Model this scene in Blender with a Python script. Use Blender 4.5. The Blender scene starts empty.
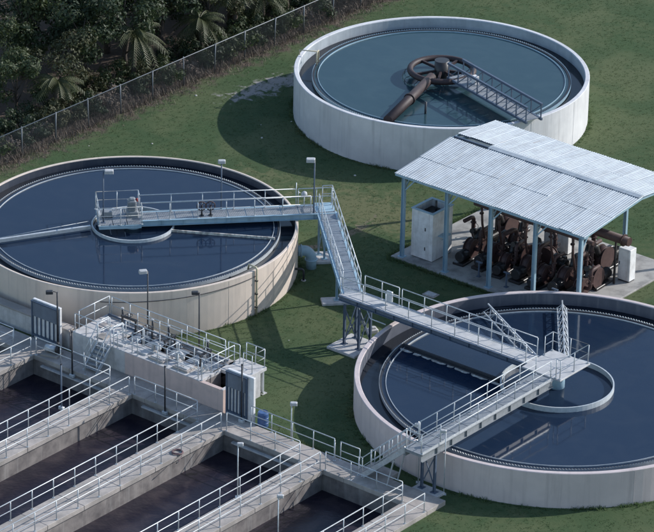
import bpy, math, random
from mathutils import Vector, Matrix, Quaternion
R = math.radians
random.seed(11)
sc = bpy.context.scene
COL = sc.collection

# ------------------------------------------------------------------ camera, sky, sun, exposure
cam_d = bpy.data.cameras.new('camera'); cam = bpy.data.objects.new('camera', cam_d); COL.objects.link(cam)
cam_d.sensor_fit = 'HORIZONTAL'; cam_d.sensor_width = 36.0; cam_d.lens = 36.0 * 4000.0 / 654.0
cam_d.clip_start = 1.0; cam_d.clip_end = 2000.0
cam.matrix_world = (Matrix.Translation((0, -200, 96.11)) @ Matrix.Rotation(R(90 - 25.136), 4, 'X') @ Matrix.Rotation(R(1.2044), 4, 'Z'))
sc.camera = cam
SUN_AZ = Vector((0.9426, 0.334, 0)).normalized(); SUN_EL = R(30.5)
w = bpy.data.worlds.new('World'); sc.world = w; w.use_nodes = True
nt = w.node_tree; bg = nt.nodes['Background']
sky = nt.nodes.new('ShaderNodeTexSky'); sky.sky_type = 'NISHITA'; sky.sun_disc = False
sky.sun_elevation = SUN_EL; sky.sun_rotation = math.atan2(SUN_AZ.x, SUN_AZ.y)
sky.air_density = 1.1; sky.dust_density = 0.6; sky.ozone_density = 1.8
nt.links.new(sky.outputs[0], bg.inputs[0]); bg.inputs[1].default_value = 0.125
sun_d = bpy.data.lights.new('sun', 'SUN'); sun = bpy.data.objects.new('sun', sun_d); COL.objects.link(sun)
sun_d.energy = 3.1; sun_d.angle = R(0.5); sun_d.color = (1.0, 0.965, 0.925)
sun_dir = SUN_AZ * math.cos(SUN_EL) + Vector((0, 0, math.sin(SUN_EL)))
sun.rotation_euler = (-sun_dir).to_track_quat('-Z', 'Y').to_euler(); sun.location = sun_dir * 150
vs = sc.view_settings; vs.view_transform = 'Standard'; vs.look = 'None'; vs.gamma = 1.0; vs.use_curve_mapping = False
vs.exposure = 0.58
sc.cycles.use_denoising = True
sc.cycles.max_bounces = 6

# ------------------------------------------------------------------ plant grid (u down the basins, v across)
TH = R(-38.5)
CU, SU = math.cos(TH), math.sin(TH)
def P(u, v, z=0.0):
    return Vector((u * CU - v * SU, u * SU + v * CU, z))

# ------------------------------------------------------------------ materials
MATS = {}
def mat(name, col, rough=0.7, metal=0.0, col2=None, scale=1.0, mixlo=0.35, mixhi=0.7, bump=0.0, bscale=30.0,
        streak=None, streak_amt=0.0, spec=0.5, detail=6.0, ior=None, col3=None, s3=0.12):
    m = bpy.data.materials.new(name); m.use_nodes = True; MATS[name] = m
    n = m.node_tree.nodes; l = m.node_tree.links; b = n['Principled BSDF']
    b.inputs['Roughness'].default_value = rough; b.inputs['Metallic'].default_value = metal
    b.inputs['Specular IOR Level'].default_value = spec
    if ior: b.inputs['IOR'].default_value = ior
    g = n.new('ShaderNodeNewGeometry'); src = None
    def noise(sc_, vec=None, det=detail):
        t = n.new('ShaderNodeTexNoise'); t.inputs['Scale'].default_value = sc_; t.inputs['Detail'].default_value = det
        t.inputs['Roughness'].default_value = 0.6
        l.new(vec or g.outputs['Position'], t.inputs['Vector']); return t.outputs['Fac']
    def ramp(f, a, c):
        r = n.new('ShaderNodeMapRange'); r.inputs[1].default_value = a; r.inputs[2].default_value = c
        l.new(f, r.inputs[0]); return r.outputs[0]
    def mix(f, a, c):
        x = n.new('ShaderNodeMix'); x.data_type = 'RGBA'
        if f is not None: l.new(f, x.inputs[0])
        for i, s in ((6, a), (7, c)):
            if isinstance(s, tuple): x.inputs[i].default_value = (*s, 1)
            else: l.new(s, x.inputs[i])
        return x.outputs[2]
    out = col
    if col2: out = mix(ramp(noise(scale), mixlo, mixhi), out, col2)
    if col3: out = mix(ramp(noise(s3), 0.45, 0.62), out, col3)
    if streak:
        mp = n.new('ShaderNodeMapping'); mp.inputs['Scale'].default_value = (3.0, 3.0, 0.18)
        l.new(g.outputs['Position'], mp.inputs['Vector'])
        f = ramp(noise(1.0, mp.outputs[0]), 0.52, 0.75)
        mu = n.new('ShaderNodeMath'); mu.operation = 'MULTIPLY'; mu.inputs[1].default_value = streak_amt; l.new(f, mu.inputs[0])
        out = mix(mu.outputs[0], out, streak)
    if isinstance(out, tuple): b.inputs['Base Color'].default_value = (*out, 1)
    else: l.new(out, b.inputs['Base Color'])
    if bump:
        bp = n.new('ShaderNodeBump'); bp.inputs['Strength'].default_value = bump; bp.inputs['Distance'].default_value = 0.05
        l.new(noise(bscale), bp.inputs['Height']); l.new(bp.outputs[0], b.inputs['Normal'])
    return m

mat('beige_concrete', (.66, .56, .475), .85, col2=(.57, .49, .42), scale=.8, bump=.15, streak=(.34, .29, .26), streak_amt=.5, col3=(.58, .50, .43), s3=.35)
mat('grey_concrete', (.66, .66, .67), .8, col2=(.55, .555, .57), scale=.7, bump=.12, streak=(.36, .36, .37), streak_amt=.6, col3=(.54, .545, .56), s3=.3)
mat('mauve_concrete', (.60, .52, .505), .85, col2=(.53, .455, .445), scale=.9, bump=.15, streak=(.30, .26, .26), streak_amt=.5, col3=(.52, .45, .44), s3=.35)
mat('navy_lining', (.030, .040, .062), .6, col2=(.045, .055, .075), scale=1.5, streak=(.09, .10, .11), streak_amt=.4)
mat('grey_lining', (.10, .11, .14), .7, col2=(.07, .08, .105), scale=1.2, streak=(.22, .22, .24), streak_amt=.6)
mat('pale_lining', (.40, .44, .47), .7, col2=(.30, .34, .37), scale=1.2, streak=(.2, .22, .24), streak_amt=.5)
mat('pink_concrete', (.58, .45, .405), .85, col2=(.47, .375, .345), scale=1.5, bump=.15, streak=(.30, .24, .23), streak_amt=.5)
mat('deck_concrete', (.44, .40, .365), .9, col2=(.31, .28, .26), scale=2.2, bump=.25, col3=(.27, .25, .23), s3=.5)
mat('pale_concrete', (.55, .54, .53), .85, col2=(.40, .39, .385), scale=2.5, bump=.2, streak=(.2, .19, .18), streak_amt=.4)
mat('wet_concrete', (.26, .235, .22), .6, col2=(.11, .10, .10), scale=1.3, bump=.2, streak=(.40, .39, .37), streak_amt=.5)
mat('slab_concrete', (.36, .35, .33), .85, col2=(.16, .155, .15), scale=1.0, bump=.15, mixlo=.45, mixhi=.7)
mat('pale_rail', (.58, .61, .63), .42, metal=.35, col2=(.44, .47, .49), scale=5)
mat('blue_paint', (.25, .38, .47), .5, col2=(.31, .43, .50), scale=2.5, streak=(.12, .16, .19), streak_amt=.35)
mat('pale_blue_paint', (.33, .47, .56), .5, col2=(.26, .38, .46), scale=3)
mat('grating', (.36, .38, .40), .6, metal=.25, col2=(.28, .30, .32), scale=4)
mat('tread', (.30, .345, .39), .6, metal=.35, col2=(.20, .23, .27), scale=3)
mat('pale_deck', (.50, .50, .50), .75, col2=(.38, .385, .39), scale=3, bump=.1)
mat('gate_blue', (.055, .085, .135), .5, col2=(.075, .105, .155), scale=4, streak=(.05, .06, .07), streak_amt=.5)
mat('dark_metal', (.035, .038, .045), .5, metal=.3, col2=(.06, .06, .065), scale=7)
mat('lamp_white', (.48, .49, .50), .5, col2=(.38, .38, .38), scale=9)
mat('lamp_glass', (.5, .5, .47), .15)
mat('navy_steel', (.07, .10, .15), .5, col2=(.10, .13, .18), scale=3)
mat('brown_machine', (.045, .022, .022), .6, col2=(.075, .040, .036), scale=4)
mat('dark_machine', (.022, .022, .025), .4, col2=(.04, .035, .033), scale=4)
mat('rust_pipe', (.030, .019, .021), .6, col2=(.05, .03, .029), scale=2.5)
mat('white_paint', (.80, .80, .80), .55, col2=(.62, .61, .60), scale=3, streak=(.25, .22, .2), streak_amt=.4)
mat('cream_paint', (.52, .47, .33), .5, col2=(.4, .35, .24), scale=5)
mat('red_paint', (.28, .03, .03), .4, col2=(.2, .03, .03), scale=6)
mat('hose_red', (.17, .10, .105), .6, col2=(.13, .08, .085), scale=4)
mat('barrel_blue', (.06, .12, .28), .4, col2=(.05, .1, .22), scale=5)
mat('scum_foam', (.62, .60, .55), .8, col2=(.30, .28, .25), scale=4, mixlo=.42, mixhi=.58, bump=.3)
mat('weir_steel', (.60, .64, .66), .5, metal=.2, col2=(.45, .49, .51), scale=5)
mat('trough', (.028, .034, .045), .7, col2=(.018, .022, .03), scale=2)
mat('plate_grey', (.15, .18, .225), .5, col2=(.12, .145, .185), scale=3, streak=(.08, .09, .1), streak_amt=.4)
mat('motor_grey', (.24, .26, .28), .45, col2=(.18, .2, .215), scale=6)
mat('roof_sheet', (.44, .49, .525), .6, metal=.1, col2=(.37, .41, .445), scale=2.2, mixlo=.4, mixhi=.65)
def roof_extra():
    m = MATS['roof_sheet']; n = m.node_tree.nodes; l = m.node_tree.links; b = n['Principled BSDF']; src = b.inputs['Base Color'].links[0].from_socket
    g = n.new('ShaderNodeNewGeometry'); rt = n.new('ShaderNodeVectorRotate'); rt.rotation_type = 'Z_AXIS'; rt.inputs['Angle'].default_value = -TH; l.new(g.outputs['Position'], rt.inputs['Vector'])
    mp = n.new('ShaderNodeMapping'); mp.inputs['Scale'].default_value = (7.0, .55, .5); l.new(rt.outputs[0], mp.inputs[0])
    t = n.new('ShaderNodeTexNoise'); t.inputs['Scale'].default_value = 1.0; t.inputs['Detail'].default_value = 7; l.new(mp.outputs[0], t.inputs['Vector'])
    r = n.new('ShaderNodeMapRange'); r.inputs[1].default_value = .45; r.inputs[2].default_value = .72; r.inputs[4].default_value = .6; l.new(t.outputs[0], r.inputs[0])
    x = n.new('ShaderNodeMix'); x.data_type = 'RGBA'; l.new(r.outputs[0], x.inputs[0]); l.new(src, x.inputs[6]); x.inputs[7].default_value = (.26, .275, .285, 1)
    oi = n.new('ShaderNodeObjectInfo'); r2 = n.new('ShaderNodeMapRange'); r2.inputs[1].default_value = .35; r2.inputs[4].default_value = .22; l.new(oi.outputs['Random'], r2.inputs[0])
    y = n.new('ShaderNodeMix'); y.data_type = 'RGBA'; l.new(r2.outputs[0], y.inputs[0]); l.new(x.outputs[2], y.inputs[6]); y.inputs[7].default_value = (.62, .66, .68, 1)
    mp2 = n.new('ShaderNodeMapping'); mp2.inputs['Scale'].default_value = (2.5, .6, .5); l.new(rt.outputs[0], mp2.inputs[0])
    t2 = n.new('ShaderNodeTexNoise'); t2.inputs['Scale'].default_value = 1.3; t2.inputs['Detail'].default_value = 8; l.new(mp2.outputs[0], t2.inputs['Vector'])
    r3 = n.new('ShaderNodeMapRange'); r3.inputs[1].default_value = .66; r3.inputs[2].default_value = .78; r3.inputs[4].default_value = .6; l.new(t2.outputs[0], r3.inputs[0])
    w_ = n.new('ShaderNodeMix'); w_.data_type = 'RGBA'; l.new(r3.outputs[0], w_.inputs[0]); l.new(y.outputs[2], w_.inputs[6]); w_.inputs[7].default_value = (.22, .16, .12, 1)
    l.new(w_.outputs[2], b.inputs['Base Color'])
roof_extra()
mat('bark', (.09, .07, .055), .9, col2=(.05, .04, .032), scale=6, bump=.5, bscale=12)
mat('leaf_dark', (.026, .044, .019), .6, col2=(.044, .066, .027), scale=.8)
mat('leaf_mid', (.04, .062, .022), .6, col2=(.062, .082, .03), scale=.7)
mat('leaf_olive', (.075, .078, .035), .65, col2=(.05, .06, .025), scale=.7)
mat('palm_green', (.085, .095, .035), .55, col2=(.05, .065, .025), scale=1.2)
mat('dry_brush', (.20, .165, .13), .9, col2=(.11, .085, .07), scale=1.5)
mat('grass_blade', (.125, .185, .085), .85, col2=(.17, .20, .105), scale=.3, col3=(.105, .165, .075), s3=.12, spec=.1)
def translucent(name, f):
    m = MATS[name]; n = m.node_tree.nodes; l = m.node_tree.links; b = n['Principled BSDF']
    tr = n.new('ShaderNodeBsdfTranslucent'); mx = n.new('ShaderNodeMixShader'); mx.inputs[0].default_value = f
    l.new(b.inputs['Base Color'].links[0].from_socket, tr.inputs['Color'])
    l.new(b.outputs[0], mx.inputs[1]); l.new(tr.outputs[0], mx.inputs[2]); l.new(mx.outputs[0], n['Material Output'].inputs['Surface'])
for k_ in ('grass_blade', 'leaf_dark', 'leaf_mid', 'leaf_olive', 'palm_green'): translucent(k_, .5 if k_ == 'grass_blade' else .3)
mat('pebble', (.5, .48, .45), .8)

def water(name, deep, rough, bump, bscale, streaky=None):
    m = bpy.data.materials.new(name); m.use_nodes = True; MATS[name] = m
    n = m.node_tree.nodes; l = m.node_tree.links; b = n['Principled BSDF']
    b.inputs['IOR'].default_value = 1.33; b.inputs['Roughness'].default_value = rough
    g = n.new('ShaderNodeNewGeometry')
    t = n.new('ShaderNodeTexNoise'); t.inputs['Scale'].default_value = bscale; t.inputs['Detail'].default_value = 3
    l.new(g.outputs['Position'], t.inputs['Vector'])
    bp = n.new('ShaderNodeBump'); bp.inputs['Strength'].default_value = bump; bp.inputs['Distance'].default_value = .05
    l.new(t.outputs[0], bp.inputs['Height']); l.new(bp.outputs[0], b.inputs['Normal'])
    t2 = n.new('ShaderNodeTexNoise'); t2.inputs['Scale'].default_value = .6; t2.inputs['Detail'].default_value = 8
    t2.inputs['Distortion'].default_value = 1.2
    l.new(g.outputs['Position'], t2.inputs['Vector'])
    r = n.new('ShaderNodeMapRange'); r.inputs[1].default_value = .45; r.inputs[2].default_value = .75; l.new(t2.outputs[0], r.inputs[0])
    x = n.new('ShaderNodeMix'); x.data_type = 'RGBA'; l.new(r.outputs[0], x.inputs[0])
    x.inputs[6].default_value = (*deep, 1); x.inputs[7].default_value = (*(streaky or tuple(c * 1.25 for c in deep)), 1)
    l.new(x.outputs[2], b.inputs['Base Color'])
water('navy_water', (.011, .023, .048), .07, .03, 2.5, (.016, .028, .052))
water('teal_water', (.024, .056, .070), .14, .06, 4.0, (.032, .066, .079))
water('brown_water', (.012, .010, .020), .3, .4, 4.0, (.045, .035, .042))
water('trough_water', (.006, .01, .018), .1, .02, 3.0)

def grass_material():
    m = bpy.data.materials.new('grass_ground'); m.use_nodes = True; MATS['grass_ground'] = m
    n = m.node_tree.nodes; l = m.node_tree.links; b = n['Principled BSDF']; b.inputs['Roughness'].default_value = .95
    b.inputs['Specular IOR Level'].default_value = .15
    g = n.new('ShaderNodeNewGeometry')
    def noise(s, d=6, dist=0.0):
        t = n.new('ShaderNodeTexNoise'); t.inputs['Scale'].default_value = s; t.inputs['Detail'].default_value = d
        t.inputs['Distortion'].default_value = dist; l.new(g.outputs['Position'], t.inputs['Vector']); return t.outputs[0]
    def rng(f, a, c, d=0.0, e=1.0):
        r = n.new('ShaderNodeMapRange'); r.inputs[1].default_value = a; r.inputs[2].default_value = c
        r.inputs[3].default_value = d; r.inputs[4].default_value = e; l.new(f, r.inputs[0]); return r.outputs[0]
    def mix(f, a, c):
        x = n.new('ShaderNodeMix'); x.data_type = 'RGBA'; l.new(f, x.inputs[0])
        for i, s in ((6, a), (7, c)):
            if isinstance(s, tuple): x.inputs[i].default_value = (*s, 1)
            else: l.new(s, x.inputs[i])
        return x.outputs[2]
    def math_(op, a, c=None):
        x = n.new('ShaderNodeMath'); x.operation = op
        for i, s in ((0, a), (1, c)):
            if s is None: continue
            if isinstance(s, (int, float)): x.inputs[i].default_value = s
            else: l.new(s, x.inputs[i])
        return x.outputs[0]
    c = mix(rng(noise(.22, 8), .38, .66), (.056, .092, .040), (.092, .112, .054))
    c = mix(rng(noise(1.6, 8), .42, .68), c, (.050, .086, .038))
    c = mix(rng(noise(14.0, 6), .40, .70, 0, .4), c, (.038, .062, .028))
    c = mix(rng(noise(9.0, 4), .55, .75, 0, .6), c, (.098, .120, .062))
    c = mix(rng(noise(.09, 6, .8), .46, .60, 0, .8), c, (.098, .118, .058))
    c = mix(rng(noise(.16, 7, 1.2), .52, .64, 0, .7), c, (.046, .080, .036))
    # bare pale sandy wash beside the far tank: an ellipse with a ragged edge
    def patch(cx, cy, ax, ay, ang):
        mp = n.new('ShaderNodeMapping'); mp.vector_type = 'TEXTURE'
        mp.inputs['Location'].default_value = (cx, cy, 0); mp.inputs['Rotation'].default_value = (0, 0, ang); mp.inputs['Scale'].default_value = (ax, ay, 1)
        l.new(g.outputs['Position'], mp.inputs[0])
        le = n.new('ShaderNodeVectorMath'); le.operation = 'LENGTH'; l.new(mp.outputs[0], le.inputs[0])
        d = math_('ADD', le.outputs['Value'], rng(noise(1.6, 8, .6), .3, .7, -.7, .7))
        return rng(d, 1.0, .55)
    c = mix(patch(-3.6, 31.4, 3.9, 1.05, R(44)), c, (.27, .26, .245))
    c = mix(patch(-1.0, 7.4, .8, .45, R(20)), c, (.17, .15, .13))
    c = mix(patch(2.6, 12.5, 5.2, 2.6, R(-35)), c, (.120, .128, .066))
    c = mix(patch(-7.5, 16.5, 6.0, 1.6, R(15)), c, (.108, .122, .062))
    c = mix(patch(1.5, 9.5, 2.2, .35, R(60)), c, (.16, .14, .10))
    # leaf litter along the fence
    dp = n.new('ShaderNodeVectorMath'); dp.operation = 'DOT_PRODUCT'; l.new(g.outputs['Position'], dp.inputs[0])
    dp.inputs[1].default_value = (CU, SU, 0)
    lit = rng(math_('ADD', dp.outputs['Value'], rng(noise(1.2, 8), .3, .7, -1.2, 1.2)), -25.2, -26.6)
    c = mix(lit, c, mix(noise(5.0), (.13, .10, .08), (.07, .055, .045)))
    l.new(c, b.inputs['Base Color'])
    bp = n.new('ShaderNodeBump'); bp.inputs['Strength'].default_value = .25; bp.inputs['Distance'].default_value = .05
    l.new(noise(7.0, 8), bp.inputs['Height']); l.new(bp.outputs[0], b.inputs['Normal'])
grass_material()

# ------------------------------------------------------------------ mesh helpers
class MB:
    def __init__(self): self.v = []; self.f = []; self.sm = []
    def add(self, vs_, fs, smooth=False):
        o = len(self.v); self.v += [tuple(p) for p in vs_]
        self.f += [tuple(i + o for i in f) for f in fs]; self.sm += [smooth] * len(fs); return self
    def box(self, x0, x1, y0, y1, z0, z1):
        vs_ = [(x, y, z) for z in (z0, z1) for y in (y0, y1) for x in (x0, x1)]
        return self.add(vs_, [(0, 2, 3, 1), (4, 5, 7, 6), (0, 1, 5, 4), (2, 6, 7, 3), (0, 4, 6, 2), (1, 3, 7, 5)])
    def cbox(self, x0, x1, y0, y1, z0, z1, c=.02):
        # box with chamfered upright and top edges
        def ring(i, z): return [(x0 + i + c, y0 + i, z), (x1 - i - c, y0 + i, z), (x1 - i, y0 + i + c, z), (x1 - i, y1 - i - c, z),
                                (x1 - i - c, y1 - i, z), (x0 + i + c, y1 - i, z), (x0 + i, y1 - i - c, z), (x0 + i, y0 + i + c, z)]
        vs_ = ring(0, z0) + ring(0, z1 - c) + ring(c, z1)
        fs = [tuple(range(7, -1, -1)), tuple(range(16, 24))]
        for k in range(2):
            for i in range(8):
                j = (i + 1) % 8; fs.append((k * 8 + i, k * 8 + j, k * 8 + 8 + j, k * 8 + 8 + i))
        return self.add(vs_, fs)
    def bar(self, a, b, w_, h_, up=(0, 0, 1)):
        a, b = Vector(a), Vector(b); d = (b - a).normalized(); s = d.cross(Vector(up))
        if s.length < 1e-4: s = d.cross(Vector((1, 0, 0)))
        s.normalize(); t = s.cross(d); vs_ = []
        for p in (a, b):
            for i, j in ((-1, -1), (1, -1), (1, 1), (-1, 1)): vs_.append(p + s * (i * w_ / 2) + t * (j * h_ / 2))
        return self.add(vs_, [(3, 2, 1, 0), (4, 5, 6, 7)] + [(i, (i + 1) % 4, 4 + (i + 1) % 4, 4 + i) for i in range(4)])
    def tube(self, pts, r, n=8, cap=True, closed=False):
        pts = [Vector(p) for p in pts]; m = len(pts); rr = r if isinstance(r, (list, tuple)) else [r] * m
        vs_ = []; ref = None
        for i, p in enumerate(pts):
            if closed: d = (pts[(i + 1) % m] - pts[i - 1]).normalized()
            else:
                d1 = (pts[i] - pts[i - 1]).normalized() if i else None
                d2 = (pts[i + 1] - pts[i]).normalized() if i < m - 1 else None
                d = (d1 + d2).normalized() if d1 and d2 else (d1 or d2)
            if ref is None: ref = d.cross(Vector((0, 0, 1))) if abs(d.z) < .95 else d.cross(Vector((1, 0, 0)))
            ref = (ref - d * ref.dot(d)).normalized(); t = d.cross(ref)
            for k in range(n):
                a = 2 * math.pi * k / n; vs_.append(p + (ref * math.cos(a) + t * math.sin(a)) * rr[i])
        fs = []
        for i in range(m if closed else m - 1):
            for k in range(n):
                fs.append((i * n + k, i * n + (k + 1) % n, ((i + 1) % m) * n + (k + 1) % n, ((i + 1) % m) * n + k))
        self.add(vs_, fs, n > 4)
        if cap and not closed:
            o = len(self.v) - len(vs_)
            self.f += [tuple(o + k for k in range(n - 1, -1, -1)), tuple(o + (m - 1) * n + k for k in range(n))]; self.sm += [False, False]
        return self
    def lathe(self, prof, n=48, closed=True, c=(0, 0), a0=0.0, a1=2 * math.pi, smooth=False):
        full = abs(a1 - a0 - 2 * math.pi) < 1e-6; cnt = n if full else n + 1; m = len(prof); vs_ = []
        for i in range(cnt):
            a = a0 + (a1 - a0) * i / n; ca, sa = math.cos(a), math.sin(a)
            vs_ += [(c[0] + r * ca, c[1] + r * sa, z) for r, z in prof]
        fs = []
        for i in range(n):
            j = (i + 1) % cnt
            for k in range(m if closed else m - 1):
                q = (k + 1) % m; fs.append((i * m + k, j * m + k, j * m + q, i * m + q))
        return self.add(vs_, fs, smooth)
    def disc(self, r, z, n=96, c=(0, 0)):
        return self.add([(c[0] + r * math.cos(2 * math.pi * i / n), c[1] + r * math.sin(2 * math.pi * i / n), z) for i in range(n)], [tuple(range(n))])
    def mesh(self, name, m):
        me = bpy.data.meshes.new(name); me.from_pydata(self.v, [], self.f); me.materials.append(MATS[m])
        me.polygons.foreach_set('use_smooth', self.sm); me.update(); return me

def obj(name, mb, m, parent=None, loc=(0, 0, 0), rotz=0.0):
    me = mb if isinstance(mb, bpy.types.Mesh) else mb.mesh(name, m)
    o = bpy.data.objects.new(name, me); COL.objects.link(o); o.location = loc
    if rotz: o.rotation_euler = (0, 0, rotz)
    if parent: o.parent = parent
    return o
def tag(o, label=None, cat=None, group=None, kind=None):
    for k, x in (('label', label), ('category', cat), ('group', group), ('kind', kind)):
        if x: o[k] = x
    return o
def thing(name, label, cat, loc=(0, 0, 0), rotz=0.0, group=None):
    o = bpy.data.objects.new(name, None); COL.objects.link(o); o.empty_display_size = .3
    o.location = loc; o.rotation_euler = (0, 0, rotz); return tag(o, label, cat, group)
def copy_tree(o, parent=None):
    c = o.copy(); COL.objects.link(c); c.parent = parent
    for ch in list(o.children): copy_tree(ch, c)
    return c

# handrail: a top rail part with its middle rail and posts as sub-parts
RAIL_H = 1.07
_post = {}
def rail_post(m, h=RAIL_H):
    k = (m, round(h, 2))
    if k not in _post:
        _post[k] = MB().tube([(0, 0, 0), (0, 0, h)], .027, 6).lathe([(.0, .0), (.075, .0), (.075, .018), (.0, .018)], 8, closed=False).mesh('post', m)
    return _post[k]
def railing(parent, path, m='pale_rail', spacing=1.5, h=RAIL_H, closed=False, r=.028, toe=False, skip=()):
    path = [Vector(p) for p in path]
    up = Vector((0, 0, h)); pts = [p + up for p in path]
    top = obj('railing', MB().tube(pts, r, 8, closed=closed), m, parent)
    obj('mid_rail', MB().tube([p + up * .52 for p in path], r * .82, 6, closed=closed), m, top)
    segs = list(zip(path, path[1:] + path[:1])) if closed else list(zip(path, path[1:]))
    n_last = len(segs) - 1
    for si, (a, b) in enumerate(segs):
        k = max(1, round((b - a).length / spacing))
        for i in range(k + (1 if si == n_last and not closed else 0)):
            po = obj('post', rail_post(m, h - .02), m, top, a.lerp(b, i / k)); po.rotation_euler = (random.uniform(-.012, .012), random.uniform(-.012, .012), 0)
    return top

# a straight footbridge in local coordinates: along +x from x0 to x1, deck top at z
def bridge_parts(t, x0, x1, y0, y1, z, deck='grating', beam='blue_paint', panel=1.0, depth=.34, z1=None):
    z1 = z if z1 is None else z1
    for y in (y0, y1):
        s = -1 if y == y0 else 1; mb = MB()
        a, b = Vector((x0, y, z - depth / 2)), Vector((x1, y, z1 - depth / 2))
        mb.bar(a, b, .05, depth); o = obj('side_beam', mb, beam, t)
        for dz in (depth / 2 - .016, -depth / 2 + .016):
            obj('flange', MB().bar(a + Vector((0, s * .071, dz)), b + Vector((0, s * .071, dz)), .09, .026), beam, o)
        k = max(2, round((x1 - x0) / 1.2))
        for i in range(1, k):
            q = a.lerp(b, i / k); obj('stiffener', MB().box(-.012, .012, -.04, .04, -depth / 2 + .032, depth / 2 - .032), beam, o, q + Vector((0, s * .066, 0)))
    k = max(1, round((x1 - x0) / panel)); dx = (x1 - x0) / k; dz = (z1 - z) / k
    me = deck_panel(dx, y1 - y0 - .06, deck, dz)
    for i in range(k):
        obj('deck_panel', me, deck, t, (x0 + i * dx, (y0 + y1) / 2, z + dz * i - .012))
    for i in range(k + 1):
        xx = min(max(x0 + i * dx, x0 + .03), x1 - .03)
        obj('cross_beam', MB().box(-.03, .03, -(y1 - y0) / 2 + .03, (y1 - y0) / 2 - .03, -.16, -.05), beam, t, (xx, (y0 + y1) / 2, z + dz * i))
_dp = {}
def deck_panel(dx, wy, m, dz=0.0):
    k = (round(dx, 3), round(wy, 3), m, round(dz, 3))
    if k in _dp: return _dp[k]
    mb = MB()
    if m in ('grating', 'tread'):
        n = max(6, int(dx / (.05 if m == 'grating' else .15)))
        for i in range(n):
            f0 = .02 / dx + (i + .08) / n * (1 - .04 / dx); f1 = .02 / dx + (i + (.80 if m == 'grating' else .93)) / n * (1 - .04 / dx)
            zz = dz * (f0 + f1) / 2
            mb.box(f0 * dx, f1 * dx, -wy / 2, wy / 2, zz - .03, zz)
    else: mb.cbox(.012, dx - .012, -wy / 2, wy / 2, -.03, .0, .008)
    _dp[k] = mb.mesh('deck_panel', m); return _dp[k]

# ------------------------------------------------------------------ ground, open where the basins are sunk into it
BU0, BU1, BV0, BV1 = -20.8, 19.0, -39.8, -14.6
us = [-600, -60, -40, BU0, BU1, 40, 60, 600]; vsn = [-600, -60, BV0, BV1, 20, 60, 600]
g = MB(); nu = len(us)
g.add([P(u, v) for v in vsn for u in us],
      [(j * nu + i, j * nu + i + 1, (j + 1) * nu + i + 1, (j + 1) * nu + i) for j in range(len(vsn) - 1) for i in range(nu - 1)
       if not (us[i] == BU0 and vsn[j] == BV0)])
tag(obj('ground', g, 'grass_ground'), kind='structure')

# ------------------------------------------------------------------ round settling tanks
def tank(label, c, Rr, rim, wallm, lining, weir_z, water_z, waterm, well_r, well_top, wm='weir_steel', lw=.95, seams=0, th=.28):
    t = thing('settling_tank', label, 'tank', (c[0], c[1], 0), TH)
    n = 144
    obj('wall', MB().lathe([(Rr, -.4), (Rr, rim - .03), (Rr - .03, rim), (Rr - th + .03, rim), (Rr - th, rim - .03), (Rr - th, -.4)], n, smooth=False), wallm, t)
    obj('lining', MB().lathe([(Rr - th - .004, water_z - .75), (Rr - th - .004, rim - .05), (Rr - th - .016, rim - .06), (Rr - th - .016, water_z - .75)], n), lining, t)
    ri = Rr - th - .02; rw = ri - lw + .1
    la = obj('launder', MB().lathe([(ri - .004, water_z - .62), (rw, water_z - .62), (rw, weir_z - .06), (rw - .11, weir_z - .06), (rw - .11, water_z - .7), (ri - .004, water_z - .7)], n), 'trough' if waterm != 'teal_water' else 'trough', t)
    obj('launder_water', MB().lathe([(ri - .01, water_z - .2), (rw + .005, water_z - .2)], n, closed=False), 'trough_water', la)
    # notched overflow plate
    cnt = int(2 * math.pi * rw / .16); vs_ = []; fs = []
    for i in range(cnt * 2):
        a = math.pi * i / cnt; z = weir_z if i % 2 == 0 else weir_z - .07
        for rad in (rw + .012, rw + .03):
            vs_ += [(rad * math.cos(a), rad * math.sin(a), weir_z - .26), (rad * math.cos(a), rad * math.sin(a), z)]
    m4 = cnt * 2
    for i in range(m4):
        j = (i + 1) % m4; A, B = i * 4, j * 4
        fs += [(A, B, B + 1, A + 1), (A + 2, A + 3, B + 3, B + 2), (A + 1, B + 1, B + 3, A + 3)]
    obj('weir_plate', MB().add(vs_, fs), wm, t)
    obj('scum_baffle', MB().lathe([(rw - .34, weir_z - .25), (rw - .34, weir_z - .03), (rw - .315, weir_z - .03), (rw - .315, weir_z - .25)], n), wm, t)
    obj('water', MB().disc(rw - .1, water_z, 144), waterm, t)
    if well_r:
        obj('feed_well', MB().lathe([(well_r, water_z - .5), (well_r, well_top), (well_r - .07, well_top), (well_r - .07, water_z - .5)], 64), wm, t)
    if seams:
        for i in range(seams):
            a = 2 * math.pi * (i + .37) / seams
            obj('joint_strip', MB().box(-.006, .006, -.018, .018, .0, rim - .06), wallm, t, (math.cos(a) * (Rr + .002), math.sin(a) * (Rr + .002), 0), a)
    return t
A_C, B_C, C_C = Vector((-10.953, 4.395, 0)), Vector((6.782, 27.2, 0)), Vector((12.197, -12.571, 0))
tA = tank('beige round settling tank of dark navy water crossed by the blue footbridge', A_C, 9.30, 2.70, 'beige_concrete', 'navy_lining', 2.52, 2.44, 'navy_water', 2.33, 2.62, seams=16, th=.17)
tB = tank('tall grey round tank of teal water behind the tin roofed shed', B_C, 9.07, 2.91, 'grey_concrete', 'pale_lining', 2.52, 2.42, 'teal_water', 0, 0, wm='pale_blue_paint', seams=14)
tC = tank('low mauve grey round tank whose rim is crossed by two footbridges', C_C, 10.66, 1.966, 'mauve_concrete', 'grey_lining', 1.56, 1.46, 'navy_water', 3.0, 1.75, lw=1.15, seams=18)

def loc_in(t, p):      # world point -> plant-rotated tank coordinates
    d = Vector(p) - t.location; return Vector((d.x * CU + d.y * SU, -d.x * SU + d.y * CU, d.z))

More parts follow.
